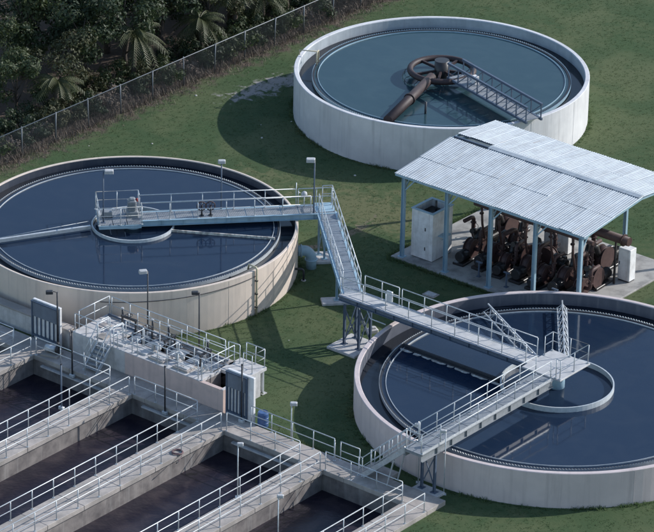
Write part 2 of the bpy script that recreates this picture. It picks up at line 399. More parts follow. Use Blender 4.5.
# tank A mechanism: skimmer arms at water level
a0 = loc_in(tA, (-13.3, 3.75, 2.62)); a1 = loc_in(tA, (-18.6, 1.55, 2.62))
arm = obj('skimmer_arm', MB().bar(a0, a1, .16, .2), 'pale_rail', tA)
obj('stay_cable', MB().tube([loc_in(tA, (-13.4, 3.9, 2.9)), loc_in(tA, (-18.4, 1.75, 2.72))], .014, 5), 'pale_rail', arm)
b0 = loc_in(tA, (-8.75, 3.72, 2.50)); b1 = loc_in(tA, (-2.95, 2.95, 2.50))
arm = obj('skimmer_arm', MB().bar(b0, b1, .07, .16), 'scum_foam', tA)
mb = MB(); random.seed(3)
dirn = (b1 - b0); perp = Vector((-dirn.y, dirn.x, 0)).normalized(); NP = 60; vs_ = []; fs = []
for i in range(NP + 1):
    q = b0.lerp(b1, i / NP); ww = .12 + .12 * random.random() * (1 if random.random() > .3 else .3)
    vs_ += [(q.x + perp.x * .05, q.y + perp.y * .05, 2.452), (q.x + perp.x * (.05 + ww), q.y + perp.y * (.05 + ww), 2.452)]
    if i: fs.append((2 * i - 2, 2 * i, 2 * i + 1, 2 * i - 1))
tag(obj('scum_line', mb.add(vs_, fs), 'scum_foam', arm), kind='stuff')
# wall pipe and small bracket fittings on tank A
pa = loc_in(tA, (-4.14, -1.47, 0)); pd = Vector((pa.x, pa.y, 0)).normalized(); pr = 9.30
obj('wall_pipe', MB().tube([pd * (pr + .09) + Vector((0, 0, .02)), pd * (pr + .09) + Vector((0, 0, 2.78)), pd * (pr + .03) + Vector((0, 0, 2.88)), pd * (pr - .5) + Vector((0, 0, 2.90)), pd * (pr - .56) + Vector((0, 0, 2.6))], .06, 8), 'cream_paint', tA)
for z in (.5, 1.3, 2.1):
    obj('pipe_clamp', MB().lathe([(.062, -.03), (.085, -.03), (.085, .03), (.062, .03)], 12), 'dark_metal', tA, pd * (pr + .09) + Vector((0, 0, z)))

ac = math.atan2(pd.y, pd.x)
obj('wall_conduit', MB().tube([((pr + .03) * math.cos(ac - 1.0 * k / 24), (pr + .03) * math.sin(ac - 1.0 * k / 24), 2.36 - .25 * k / 24) for k in range(25)], .02, 5), 'dark_metal', tA)

# tank B mechanism: radial pipe, ring, truss
q0 = loc_in(tB, (3.45, 19.9, 2.62)); q1 = loc_in(tB, (6.15, 26.0, 2.95))
obj('radial_pipe', MB().tube([q0, q1], .30, 16), 'rust_pipe', tB)
obj('pipe_flange', MB().tube([q0.lerp(q1, .48), q0.lerp(q1, .495)], .37, 16), 'rust_pipe', tB)
ringp = [(1.95 * math.cos(2 * math.pi * i / 40), 1.95 * math.sin(2 * math.pi * i / 40), 2.95) for i in range(40)]
obj('centre_ring', MB().tube(ringp, .19, 10, closed=True), 'rust_pipe', tB)
obj('centre_column', MB().tube([(0, 0, 2.0), (0, 0, 3.6)], .45, 20), 'dark_machine', tB)
for a in (20, 95, 170, 245, 300, 340):
    ca, sa = math.cos(R(a)), math.sin(R(a))
    obj('ring_spoke', MB().bar((.4 * ca, .4 * sa, 2.95), (1.8 * ca, 1.8 * sa, 2.95), .12, .16), 'rust_pipe', tB)
for a in (200, 235, 262, 285, 310):
    ca, sa = math.cos(R(a)), math.sin(R(a))
    cg = obj('sampling_cage', MB().tube([(1.9 * ca, 1.9 * sa, 2.8), (2.35 * ca, 2.35 * sa, 2.62), (2.4 * ca, 2.4 * sa, 2.05)], .02, 5), 'dark_metal', tB)
for z in (2.1, 2.3, 2.5):
    obj('cage_hoop', MB().tube([(2.4 * math.cos(R(a)), 2.4 * math.sin(R(a)), z) for a in range(198, 314, 8)], .018, 5), 'dark_metal', tB)
obj('baffle_post', MB().tube([(2.7, -5.1, 2.0), (2.7, -5.1, 3.2)], .07, 8), 'dark_metal', tB)
# yellow dip frame on the rim of tank B
fB = loc_in(tB, (-.75, 29.0, 0)); e = Vector((fB.x, fB.y, 0)).normalized()
r0 = e * 9.0 + Vector((0, 0, 2.92)); r1 = e * 7.85 + Vector((0, 0, 3.25)); sd = Vector((-e.y, e.x, 0))
df = obj('dip_frame', MB().tube([r0, r0 + Vector((0, 0, .3)), r1], .04, 6), 'cream_paint', tB)
obj('dip_hoop', MB().tube([r1 + sd * .22 + Vector((0, 0, -.85)), r1 + sd * .22, r1 - sd * .22, r1 - sd * .22 + Vector((0, 0, -.85))], .045, 6), 'cream_paint', df)

# tank B truss bridge
tb = thing('truss_bridge', 'dark steel truss walkway over the teal water of the tall grey tank', 'bridge', P(-11.62, 25.5, 0), R(-56))
for s in (-.55, .55):
    for z in (3.05, 4.0):
        obj('chord', MB().bar((1.4, s, z), (9.6, s, z), .12, .14), 'navy_steel', tb)
    for i in range(9):
        x = 1.5 + i * 1.0
        obj('upright', MB().bar((x, s, 3.12), (x, s, 3.93), .06, .06), 'navy_steel', tb)
        if i < 8: obj('diagonal', MB().bar((x, s, 3.12), (x + 1.0, s, 3.93), .045, .045), 'navy_steel', tb)
me = deck_panel(1.0, .98, 'grating')
for i in range(8): obj('deck_panel', me, 'grating', tb, (1.45 + i, 0, 3.1))
obj('valve_box', MB().cbox(-.2, .2, -.15, .15, 0, .5), 'white_paint', tb, (3.1, .3, 3.1))

# tank C mechanism
w0 = (8.05 - 17.371, -3.72 + 2.245); 
sk = obj('skimmer_arm', MB().bar((-9.0, -1.62, 1.55), (-2.6, -1.55, 1.55), .12, .22), 'trough', tC)
obj('squeegee', MB().bar((-9.0, -1.76, 1.49), (-2.6, -1.69, 1.49), .05, .1), 'trough', sk)
vs_ = []; fs = []; random.seed(5); mb = MB(); x = -9.0
while x < -2.8:
    L_ = random.uniform(.35, 1.1); n = 8; o = len(vs_); y = -1.79 + (x + 9) * .01; w0 = random.uniform(.17, .25)
    for i in range(n + 1):
        e_ = min(1.0, 4 * min(i / n, 1 - i / n) + .35); vs_ += [(x + L_ * i / n, y + random.uniform(-.015, .015), 1.468), (x + L_ * i / n, y - w0 * e_ + random.uniform(-.02, .02), 1.468)]
        if i: fs.append((o + 2 * i - 2, o + 2 * i - 1, o + 2 * i + 1, o + 2 * i))
    x += L_ + random.uniform(.02, .12)
tag(obj('scum_line', mb.add(vs_, fs), 'scum_foam', sk), kind='stuff')
def lattice(t, a, b, name='rake_arm', wdt=.5, hgt=.45, m='pale_rail', n=8):
    a, b = Vector(a), Vector(b); d = (b - a).normalized(); s = Vector((-d.y, d.x, 0)) * (wdt / 2)
    base = None
    for i, off in enumerate((s, -s, Vector((0, 0, hgt)))):
        o = obj('chord' if base else name, MB().bar(a + off, b + off, .07, .07), m, base or t); base = base or o
    for i in range(n):
        p, q = a.lerp(b, i / n), a.lerp(b, (i + .5) / n); e_ = a.lerp(b, (i + 1) / n)
        for off in (s, -s):
            obj('brace', MB().bar(p + off, q + Vector((0, 0, hgt)), .035, .035), m, base)
            obj('brace', MB().bar(e_ + off, q + Vector((0, 0, hgt)), .035, .035), m, base)
    return base
lattice(tC, (-8.0, 4.6, 1.62), (-2.2, 1.2, 1.62))
lattice(tC, (-5.2, 7.6, 1.62), (-1.2, 2.3, 1.62))
obj('centre_column', MB().tube([(0, 0, 1.0), (0, 0, 2.7)], .4, 20), 'blue_paint', tC)

# ------------------------------------------------------------------ footbridge over tank A
RA = R(8.5)
fA = thing('footbridge', 'pale blue footbridge running out over the beige tank to its centre platform', 'bridge', A_C, RA)
zA = 3.05
bridge_parts(fA, .38, 11.35, -.62, .48, zA)
# centre platform
px0, px1, py0, py1 = -2.0, .40, -1.15, 1.15
for y in (py0, py1): obj('platform_beam', MB().box(px0, px1 - .03, y - .03, y + .03, zA - .22, zA - .02), 'blue_paint', fA)
for x in (px0 + .03, px1 - .06): obj('platform_beam', MB().box(x - .03, x + .03, py0 + .03, py1 - .03, zA - .22, zA - .02), 'blue_paint', fA)
me = deck_panel(.8, 2.2, 'grating')
for i in range(3): obj('deck_panel', me, 'grating', fA, (px0 + i * .8, 0, zA + .005))
z = zA
railing(fA, [(px1, .45, z), (px1, py1, z), (px0, py1, z), (px0, py0, z), (px1, py0, z), (px1, -.6, z)], spacing=1.2)
railing(fA, [(.42, .45, z), (9.3, .45, z)], spacing=1.62)
railing(fA, [(.42, -.6, z), (10.0, -.6, z)], spacing=1.62)
railing(fA, [(9.42, .45, z), (10.45, .45, z), (11.32, .45, z), (11.32, -.1, z)], spacing=.75)
obj('sign_post', MB().tube([(9.3, .45, zA), (9.3, .45, zA + 1.45)], .028, 6), 'pale_rail', fA)
obj('column_cap', MB().tube([(0, 0, 2.2), (0, 0, zA - .34)], .5, 20), 'blue_paint', fA)

dm = thing('drive_motor', 'grey centre drive motor with a red cap on the tank platform', 'motor', A_C + Vector((-.05, .1, zA + .01)), RA)
obj('gearbox', MB().cbox(-.34, .34, -.34, .34, 0, .34, .05), 'motor_grey', dm)
obj('motor_body', MB().cbox(-.23, .23, -.23, .23, .34, .98, .07), 'motor_grey', dm)
for k in range(5): obj('cooling_fin', MB().box(-.26, .26, -.26, .26, -.012, .012), 'motor_grey', dm, (0, 0, .46 + k * .1))
obj('motor_lid', MB().cbox(-.17, .17, -.17, .17, .98, 1.08, .05), 'motor_grey', dm)
obj('motor_cap', MB().cbox(.20, .34, -.08, .08, .84, 1.04, .04), 'red_paint', dm)
bx = thing('junction_box', 'low grey junction box on the platform beside the drive motor', 'electrical box', A_C + Vector((-1.45, -.15, zA + .01)), RA)
obj('enclosure', MB().cbox(-.28, .28, -.2, .2, .06, .36, .03), 'motor_grey', bx); obj('foot', MB().box(-.3, -.2, -.2, .2, 0, .06), 'dark_metal', bx); obj('foot', MB().box(.2, .3, -.2, .2, 0, .06), 'dark_metal', bx)

def handwheel_stand(label, loc, rotz, wm='red_paint', h=.55, r=.26):
    t = thing('valve_stand', label, 'valve', loc, rotz)
    obj('stem', MB().tube([(0, 0, 0), (0, 0, h)], .05, 10).lathe([(0, 0), (.13, 0), (.13, .03), (0, .03)], 12, closed=False), 'dark_metal', t)
    wpts = [(r * math.cos(2 * math.pi * i / 20), .06, h + r * math.sin(2 * math.pi * i / 20)) for i in range(20)]
    wh = obj('handwheel', MB().tube(wpts, .03, 6, closed=True), wm, t)
    for k in range(3):
        a = math.pi * k / 3; obj('spoke', MB().bar((r * math.cos(a), .06, h + r * math.sin(a)), (-r * math.cos(a), .06, h - r * math.sin(a)), .03, .03), wm, wh)
    return t
rot8 = Matrix.Rotation(RA, 3, 'Z')
for i, x in enumerate((3.85, 4.35)):
    handwheel_stand(('dark handwheel valve on the footbridge closer to the drive motor', 'dark handwheel valve on the footbridge closer to the stair landing')[i],
                    A_C + rot8 @ Vector((x, -.3, zA)), RA, 'brown_machine')

gl = thing('globe_lamp', 'small white globe lamp on the rail end by the stair landing', 'lamp', A_C + rot8 @ Vector((9.75, .38, zA)), RA)
obj('pole', MB().tube([(0, 0, 0), (0, 0, .62)], .03, 8), 'pale_rail', gl); obj('globe', MB().lathe([(0, .60), (.10, .62), (.17, .70), (.18, .78), (.14, .88), (.07, .93), (0, .94)], 16, closed=False, smooth=True), 'lamp_white', gl)

# landing and sloping gangway down to the second bridge
gw0, gw1 = Vector((-.15, 6.1, 0)), Vector((1.40, -4.55, 0)); gdir = (gw1 - gw0); glen = gdir.length; gang = math.atan2(gdir.y, gdir.x)
gw = thing('gangway', 'long stepped blue gangway descending from the tank landing toward the lower bridge', 'gangway', gw0, gang)
zB = 2.85
def gz(x): return zA + (zB - zA) * x / glen
bridge_parts(gw, .55, glen, -.46, .46, zA + (zB - zA) * .55 / glen, deck='tread', panel=.9, z1=zB, depth=.26, beam='pale_blue_paint')
obj('landing_plate', MB().cbox(-.72, .52, -.62, .5, zA - .06, zA, .01), 'pale_blue_paint', gw)
obj('landing_beam', MB().box(-.70, .50, -.60, -.54, zA - .34, zA - .06), 'blue_paint', gw); obj('landing_beam', MB().box(-.70, .50, .42, .48, zA - .34, zA - .06), 'blue_paint', gw)
# in gangway coordinates +y is east, -y is west (tank side)
railing(gw, [(-.66, -.1, zA), (-.66, .46, zA), (.5, .46, gz(.5)), (glen - .05, .46, zB)], spacing=1.3)
railing(gw, [(.45, -.44, gz(.45)), (glen - .55, -.44, gz(glen - .55))], spacing=1.3)
def frame_leg(t, x, y, z1, m='blue_paint', w_=.09):
    c = obj('leg', MB().box(x - w_ / 2, x + w_ / 2, y - .012, y + .012, .16, z1), m, t)
    obj('leg_flange', MB().box(x - w_ / 2 - .02, x - w_ / 2, y - .055, y + .055, .16, z1), m, c); obj('leg_flange', MB().box(x + w_ / 2, x + w_ / 2 + .02, y - .055, y + .055, .16, z1), m, c)
    obj('base_plate', MB().box(x - .16, x + .16, y - .16, y + .16, .135, .165), m, c)
    return c
def support(label, loc, rotz, legs, pad, ztop, brace=True, m='navy_steel'):
    t = thing('support_frame', label, 'support', loc, rotz)
    obj('footing', MB().cbox(*pad, -.1, .14, .03), 'pale_concrete', t)
    for x, y in legs: frame_leg(t, x, y, ztop, m)
    if brace and len(legs) >= 2:
        prs = [(0, 1)] if len(legs) == 2 else [(0, 1), (1, 2), (2, 3), (3, 0)]
        for i, j in prs:
            (x0, y0), (x1, y1) = legs[i], legs[j]
            off = Vector((y1 - y0, x0 - x1, 0)).normalized() * .03
            obj('brace', MB().bar(Vector((x0, y0, .35)) + off, Vector((x1, y1, ztop - .25)) + off, .05, .05), m, t)
            obj('brace', MB().bar(Vector((x1, y1, .35)) - off, Vector((x0, y0, ztop - .25)) - off, .05, .05), m, t)
    return t
support('two legged blue steel frame carrying the landing beside the beige tank', (-.12, 5.85, 0), gang, [(-.25, -.35), (.35, -.1)], (-.7, .75, -.75, .55), zA - .34, True, 'blue_paint')
support('single blue post on a wide concrete footing halfway under the gangway', (.62, .15, 0), RA, [(-.05, 0)], (-.9, 1.05, -.42, .42), zA - .5, False, 'blue_paint')
support('four legged braced steel tower under the corner where gangway meets bridge', P(4.62, -3.05, 0), TH, [(-.5, -.5), (.5, -.5), (.5, .5), (-.5, .5)], (-1.05, .9, -1.35, .8), zB - .35, True, 'navy_steel')

# big elbow pipe leaving tank A and the small black vent
ep = thing('elbow_pipe', 'fat pale blue elbow pipe bending from the beige tank wall into the grass', 'pipe', (-.95, 4.55, 0))
arc = [(-.75, -.2, 1.12)] + [(-.45 + .5 * math.sin(a), -.12 + .1 * math.sin(a), .62 + .5 * math.cos(a)) for a in [R(x) for x in range(0, 91, 10)]] + [(.05, 0, -.05)]
obj('bend', MB().tube(arc, .30, 20), 'pale_blue_paint', ep)
obj('flange', MB().tube([(-.56, -.16, 1.12), (-.49, -.15, 1.12)], .37, 20), 'pale_blue_paint', ep)
obj('flange', MB().tube([(.05, 0, .50), (.05, 0, .57)], .37, 20), 'pale_blue_paint', ep)
gp = thing('vent_pipe', 'small black bent vent pipe in the grass below the elbow pipe', 'pipe', (-1.30, 2.85, 0))
obj('bend', MB().tube([(0, 0, -.05), (0, 0, .55)] + [(-.16 + .16 * math.cos(R(a)), 0, .55 + .16 * math.sin(R(a))) for a in range(15, 91, 15)] + [(-.55, 0, .71)], .065, 10), 'dark_metal', gp)
obj('collar', MB().lathe([(0, 0), (.14, 0), (.14, .03), (.07, .03)], 14, closed=False), 'pale_concrete', gp)

# ------------------------------------------------------------------ bridges to tank C
fC = thing('footbridge', 'pale decked footbridge from the braced tower across the mauve tank rim', 'bridge', P(3.55, -2.82, 0), TH)
bridge_parts(fC, 0, 12.6, -.52, .52, zB, deck='pale_deck', beam='navy_steel', panel=1.4, depth=.3)
railing(fC, [(.95, .5, zB), (3.3, .5, zB)], spacing=1.2); railing(fC, [(3.5, .5, zB), (12.5, .5, zB)], spacing=1.6)
railing(fC, [(.05, -.5, zB), (12.5, -.5, zB)], spacing=1.62)
obj('bracket_pipe', MB().tube([(2.0, -.6, zB - .3), (2.35, -.75, zB - .62), (3.4, -.78, zB - .62)], .035, 6), 'pale_rail', fC)
obj('valve_box', MB().cbox(2.55, 2.95, .30, .42, zB + .15, zB + .75, .02), 'pale_rail', fC)
# centre platform of tank C
obj('platform', MB().cbox(12.6, 15.1, -1.0, 1.7, zB - .1, zB - .02, .02), 'pale_deck', fC)
railing(fC, [(12.7, .9, zB), (12.7, 1.6, zB), (15.0, 1.6, zB), (15.0, -.9, zB), (14.75, -.9, zB)], spacing=1.3)
# ------------------------------------------------------------------ stair and second bridge
su0 = P(14.5, -14.5, .25)
st = thing('stair', 'steep metal stair climbing from the basin walkway to the end bridge', 'stair', su0, TH)
srun, srise = 2.75, zB - .25
for y in (-.5, .5): obj('stringer', MB().bar((0, y, .05), (srun, y, srise - .05), .05, .26), 'pale_rail', st)
for i in range(12):
    f = (i + 1) / 13; obj('tread', MB().cbox(-.13, .13, -.47, .47, -.035, 0, .006), 'grating', st, (f * srun, 0, f * srise))
railing(st, [(-.25, .5, 0), (0, .5, .02), (srun, .5, srise)], spacing=.75); railing(st, [(-.25, -.5, 0), (0, -.5, .02), (srun, -.5, srise)], spacing=.75)
for y in (-.5, .5): obj('low_rail', MB().tube([(0, y, .3), (srun, y, srise + .28)], .02, 6), 'pale_rail', st)
for y in (-.45, .45): obj('stair_strut', MB().bar((1.55, y, .02), (1.95, y, 1.62), .06, .06), 'pale_rail', st)
f2 = thing('footbridge', 'grey footbridge starting at the top of the steep stair by the basins', 'bridge', P(17.75, -15.1, 0), TH + R(90))
bridge_parts(f2, 0, 11.1, -.5, .5, zB, deck='grating', beam='motor_grey', panel=1.0, depth=.42)
railing(f2, [(1.15, .48, zB), (11.0, .48, zB)], spacing=1.5); railing(f2, [(.05, .48, zB), (.05, -.48, zB), (11.0, -.48, zB)], spacing=1.5)
obj('toe_board', MB().box(.06, 11.0, -.56, -.545, zB, zB + .12), 'pale_rail', f2)
support('pair of braced steel legs under the stair head beside the mauve tank', P(17.75, -13.75, 0), TH, [(-.4, 0), (.4, 0)], (-.8, .8, -.4, .4), zB - .42, True, 'navy_steel')

# ------------------------------------------------------------------ aeration basins with their walkways
ZW = .25
WALKS = [(-15.5, -14.0), (-8.9, -7.45), (-1.95, -.40), (4.15, 5.95), (11.05, 12.55), (17.70, 19.25)]
VB, VF, VE = -14.22, -15.75, -40.0
bs = thing('aeration_basin', 'row of sunken brown water basins divided by railed concrete walkways', 'basin', (0, 0, 0), TH)
def slabs(axis, a0, a1, b0, b1, step, m='deck_concrete', name='walkway_slab', z0=0.0, z1=ZW):
    k = max(1, round((a1 - a0) / step)); d = (a1 - a0) / k
    mb = MB()
    if axis == 'u': mb.cbox(.006, d - .006, 0, b1 - b0, z0, z1, .018)
    else: mb.cbox(0, b1 - b0, .006, d - .006, z0, z1, .018)
    me = mb.mesh(name, m)
    for i in range(k):
        o = obj(name, me, m, bs, (a0 + i * d, b0, 0) if axis == 'u' else (b0, a0 + i * d, 0)); o.location.z = random.uniform(-.004, .004)
slabs('u', -21.0, 19.25, VF, VB, 2.6)
obj('walkway_slab', MB().cbox(13.9, 15.6, VB + .005, VB + .85, -.1, ZW - .003, .018), 'deck_concrete', bs)
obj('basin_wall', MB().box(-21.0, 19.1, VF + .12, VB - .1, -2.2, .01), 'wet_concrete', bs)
for (u0, u1) in WALKS:
    slabs('v', VE, VF - .004, u0, u1, 2.6)
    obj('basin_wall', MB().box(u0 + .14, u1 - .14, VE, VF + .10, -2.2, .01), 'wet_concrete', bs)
    for uu_ in (u0 + .08, u1 - .08):
        railing(bs, [(uu_, VF - .15, ZW), (uu_, VE + .5, ZW)], spacing=1.55)
edges = [-21.0] + [x for wk in WALKS for x in wk]
for i in range(0, len(edges) - 1, 2):
    u0, u1 = edges[i], edges[i + 1]
    lo = u0 - .0 if i == 0 else u0 - .14; 
    obj('water', MB().add([(lo, VE, -1.0), (u1 + .14, VE, -1.0), (u1 + .14, VF + .12, -1.0), (lo, VF + .12, -1.0)], [(0, 1, 2, 3)]), 'brown_water', bs)
    railing(bs, [(u0 + .1, VF + .07, ZW), (u1 - .1, VF + .07, ZW)], spacing=1.6)
# back rail of the main walkway with its folded gap
railing(bs, [(6.55, VB - .07, ZW), (12.1, VB - .07, ZW), (12.35, VB - .35, ZW)], spacing=1.55)
railing(bs, [(12.55, VB - .12, ZW), (13.8, VB - .12, ZW)], spacing=1.4)
# overflow lips and brackets along the walls
for (u0, u1) in ((-6.9, -2.3), (.3, 3.6), (6.5, 10.6)):
    obj('overflow_lip', MB().box(u0, u1, VF - .10, VF + .10, -.28, -.20), 'pale_concrete', bs)

# ------------------------------------------------------------------ inlet channel block
ib = thing('channel_block', 'raised pink walled concrete channel block with hatches between tank and basins', 'concrete block', (0, 0, 0), TH)
Z1 = 1.5; U0, U1, V0, V1 = -6.1, 4.55, -14.2, -11.15
obj('front_wall', MB().box(-2.3, U1, V0, V0 + .24, .0, Z1), 'pink_concrete', ib)
obj('stair_wall', MB().box(U0, -2.306, V0 + .003, V0 + .24, .0, Z1 - .001), 'pale_concrete', ib)
obj('back_wall', MB().box(U0, U1, V1 - .2, V1, .0, Z1 - .003), 'pale_concrete', ib)
obj('end_wall', MB().box(U0 + .003, U0 + .24, V0 + .24, V1 - .2, .0, Z1 - .002), 'pink_concrete', ib)
obj('end_wall', MB().box(U1 - .24, U1 - .003, V0 + .24, V1 - .2, .0, Z1 - .002), 'pale_concrete', ib)
def dslab(u0, u1, v0, v1, m='pale_concrete', zt=Z1 + .004, th=.16):
    obj('deck_slab', MB().cbox(u0, u1, v0, v1, zt - th, zt + .02, .015), m, ib)
for k in range(2): dslab(U0 + .01 + k * 1.25, U0 + 1.25 + k * 1.25, V0 + .02, V1 - .02)
dslab(-3.58, -1.4, V0 + .02, -12.95); dslab(-1.385, .75, V0 + .02, -12.95); dslab(.765, 2.9, V0 + .02, -12.95)
dslab(-3.58, -.5, -11.72, V1 - .02, 'deck_concrete'); dslab(-.485, 2.9, -11.72, V1 - .02, 'deck_concrete')
dslab(2.75, 4.54, -12.40, -10.62)
dslab(4.36, 4.54, V0 + .02, -12.42)
dslab(2.78, 2.905, -12.94, -12.42)
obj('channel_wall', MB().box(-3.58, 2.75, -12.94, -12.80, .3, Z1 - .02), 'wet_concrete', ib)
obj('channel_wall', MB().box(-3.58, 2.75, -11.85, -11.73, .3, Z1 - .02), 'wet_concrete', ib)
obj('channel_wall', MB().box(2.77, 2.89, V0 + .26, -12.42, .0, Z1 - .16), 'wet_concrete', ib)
obj('channel_water', MB().add([(-3.58, -12.8, .95), (2.75, -12.8, .95), (2.75, -11.85, .95), (-3.58, -11.85, .95)], [(0, 1, 2, 3)]), 'trough_water', ib)
obj('channel_water', MB().add([(2.89, -13.96, .35), (4.34, -13.96, .35), (4.34, -12.2, .35), (2.89, -12.2, .35)], [(0, 1, 2, 3)]), 'trough_water', ib)
for i, u in enumerate((-2.9, -1.75, -.15, 1.15, 2.2)):
    gr = obj('channel_grating', MB(), 'tread', ib) if False else None
    me = deck_panel(.9, 1.02, 'tread'); obj('channel_grating', me, 'tread', ib, (u - .45, -12.33, Z1 - .03))
# square hatches with raised kerbs
for i, u in enumerate((-.35, 1.35)):
    k = obj('hatch_kerb', MB().cbox(-.52, .52, -.42, .42, 0, .12, .02), 'deck_concrete', ib, (u, -13.55, Z1 + .02))
    obj('hatch_cover', MB().cbox(-.40, .40, -.31, .31, .12, .17, .015), 'pale_deck', k); obj('hatch_handle', MB().tube([(-.1, -.2, .165), (-.1, -.2, .21), (.1, -.2, .21), (.1, -.2, .165)], .012, 5), 'dark_metal', k)
for u, v in ((-5.2, -12.6), (-4.4, -13.6)):
    obj('hatch_cover', MB().cbox(-.3, .3, -.3, .3, 0, .06, .015), 'deck_concrete', ib, (u, v, Z1 + .02))
for u in (-2.6, -.9, .9, 2.1):
    obj('hatch_cover', MB().cbox(-.3, .3, -.14, .14, 0, .07, .015), 'pale_deck', ib, (u, -11.58, Z1 + .02))
for u in (-3.1, -1.5):
    obj('hatch_cover', MB().cbox(-.36, .36, -.34, .34, 0, .1, .02), 'pale_deck', ib, (u, -13.5, Z1 + .02))
# pipe kerb along the back and railings
obj('back_pipe', MB().tube([(-5.9, V1 - .35, Z1 + .1), (2.6, V1 - .35, Z1 + .1)], .06, 8), 'navy_steel', ib)
railing(ib, [(U0 + .08, V0 + .5, Z1 + .02), (U0 + .08, V1 - .1, Z1 + .02)], spacing=1.35)
railing(ib, [(U0 + .22, V1 - .1, Z1 + .02), (2.2, V1 - .1, Z1 + .02)], spacing=1.35)
railing(ib, [(2.42, V1 - .1, Z1 + .02), (3.15, V1 - .05, Z1 + .02)], spacing=.7)
railing(ib, [(-1.95, V0 + .2, Z1 + .02), (-1.95, -13.05, Z1 + .02)], spacing=.8, r=.022)
railing(ib, [(.5, V0 + .2, Z1 + .02), (.5, -13.05, Z1 + .02)], spacing=.8, r=.022)
railing(ib, [(-3.5, -11.8, Z1 + .02), (2.7, -11.8, Z1 + .02)], spacing=1.5, r=.02)
railing(ib, [(-3.2, V0 + .12, Z1 + .02), (-3.2, -13.3, Z1 + .02)], spacing=.9)
railing(ib, [(-2.9, V0 + .1, Z1 + .02), (2.75, V0 + .1, Z1 + .02)], spacing=1.4, r=.026)
railing(ib, [(-3.3, -12.98, Z1 + .02), (2.7, -12.98, Z1 + .02)], spacing=1.2, r=.022)
railing(ib, [(-5.95, V0 + .1, Z1 + .02), (-4.35, V0 + .1, Z1 + .02), (-4.35, -13.2, Z1 + .02)], spacing=.85)
railing(ib, [(2.95, V0 + .15, Z1 + .02), (2.95, V1 - .25, Z1 + .02)], spacing=1.3, m='pale_rail')
railing(ib, [(3.2, -10.72, Z1 + .024), (4.46, -10.72, Z1 + .024), (4.46, -11.75, Z1 + .024), (3.85, -11.75, Z1 + .024)], spacing=.8)
obj('deck_leg', MB().bar((4.40, -10.80, .02), (4.40, -10.80, Z1 - .16), .12, .12), 'pale_rail', ib)
obj('leg_plate', MB().box(4.22, 4.58, -10.98, -10.62, .0, .035), 'pale_concrete', ib)
obj('deck_beam', MB().bar((2.85, -10.80, Z1 - .22), (4.34, -10.80, Z1 - .22), .1, .12), 'pale_rail', ib)

def slide_gate(label, u, v, wdt=.9, h=.6, along='u', m='dark_metal'):
    t = thing('slide_gate', label, 'gate', P(u, v, Z1 + .0), TH if along == 'u' else TH + R(90), group='slide gates on the channel block')
    for s in (-1, 1): obj('gate_post', MB().bar((s * wdt / 2, 0, -.05), (s * wdt / 2, 0, h), .07, .09), m, t)
    obj('yoke', MB().bar((-wdt / 2 - .06, 0, h + .05), (wdt / 2 + .06, 0, h + .05), .12, .1), m, t)
    obj('stem', MB().tube([(0, 0, -.3), (0, 0, h + .32)], .025, 6), 'pale_rail', t)
    obj('gate_leaf', MB().box(-wdt / 2 + .05, wdt / 2 - .05, -.02, .02, -.45, .12), 'gate_blue', t)
    wh = obj('handwheel', MB().tube([(.2 * math.cos(R(a)), .2 * math.sin(R(a)), h + .22) for a in range(0, 360, 24)], .02, 6, closed=True), 'dark_metal', t)
    for k in range(2): obj('spoke', MB().bar((.2 * math.cos(k * math.pi / 2), .2 * math.sin(k * math.pi / 2), h + .22), (-.2 * math.cos(k * math.pi / 2), -.2 * math.sin(k * math.pi / 2), h + .22), .02, .02), 'dark_metal', wh)
    return t
slide_gate('dark slide gate frame standing on the plain floor end of the channel block', -4.0, -11.95, .95)
slide_gate('dark slide gate frame beside the first grating panel of the channel', -2.35, -12.35, .8, along='v')
slide_gate('dark slide gate frame at the middle of the gridded channel', -.75, -12.35, .8, along='v')
slide_gate('dark slide gate frame close to the last domed vent on the block', 1.75, -12.35, .8, .55, along='v')
# pale gooseneck vents
def gooseneck(label, u, v, s=1.0):
    t = thing('vent_hood', label, 'vent', P(u, v, Z1 + .02), TH + random.uniform(-.3, .3), group='pale gooseneck vents on the channel block')
    obj('hood', MB().tube([(0, 0, -.02), (0, 0, .28 * s)] + [(.2 * s - .2 * s * math.cos(R(a)), 0, .28 * s + .2 * s * math.sin(R(a))) for a in range(30, 181, 30)] + [(.4 * s, 0, .2 * s)], .11 * s, 12), 'pale_deck', t)
    obj('collar', MB().lathe([(0, 0), (.2 * s, 0), (.2 * s, .04), (.1 * s, .04)], 14, closed=False), 'pale_concrete', t)
gooseneck('pale gooseneck vent just behind the hatch closer to the stair', -1.25, -13.1)
gooseneck('pale gooseneck vent just behind the hatch closer to the open channel', .45, -13.1)
gooseneck('small pale gooseneck vent next to the guard rail of the open channel', 2.3, -13.25, .8)
# dark stem caps along the back kerb
for i, u in enumerate((-4.9, -2.75, -1.6, 1.15)):
    t = thing('gate_stem', ('first', 'second', 'third', 'fourth')[i] + ' dark stem post along the back rail from the stair end', 'post', P(u, -11.45, Z1), TH, group='dark stem posts on the channel block')
    obj('stem', MB().tube([(0, 0, 0), (0, 0, .72)], .055, 8), 'dark_metal', t); obj('stem_cap', MB().tube([(0, 0, .72), (0, 0, .82)], .075, 8), 'lamp_white', t); obj('stem_base', MB().cbox(-.14, .14, -.14, .14, -.0, .1, .02), 'pale_concrete', t)
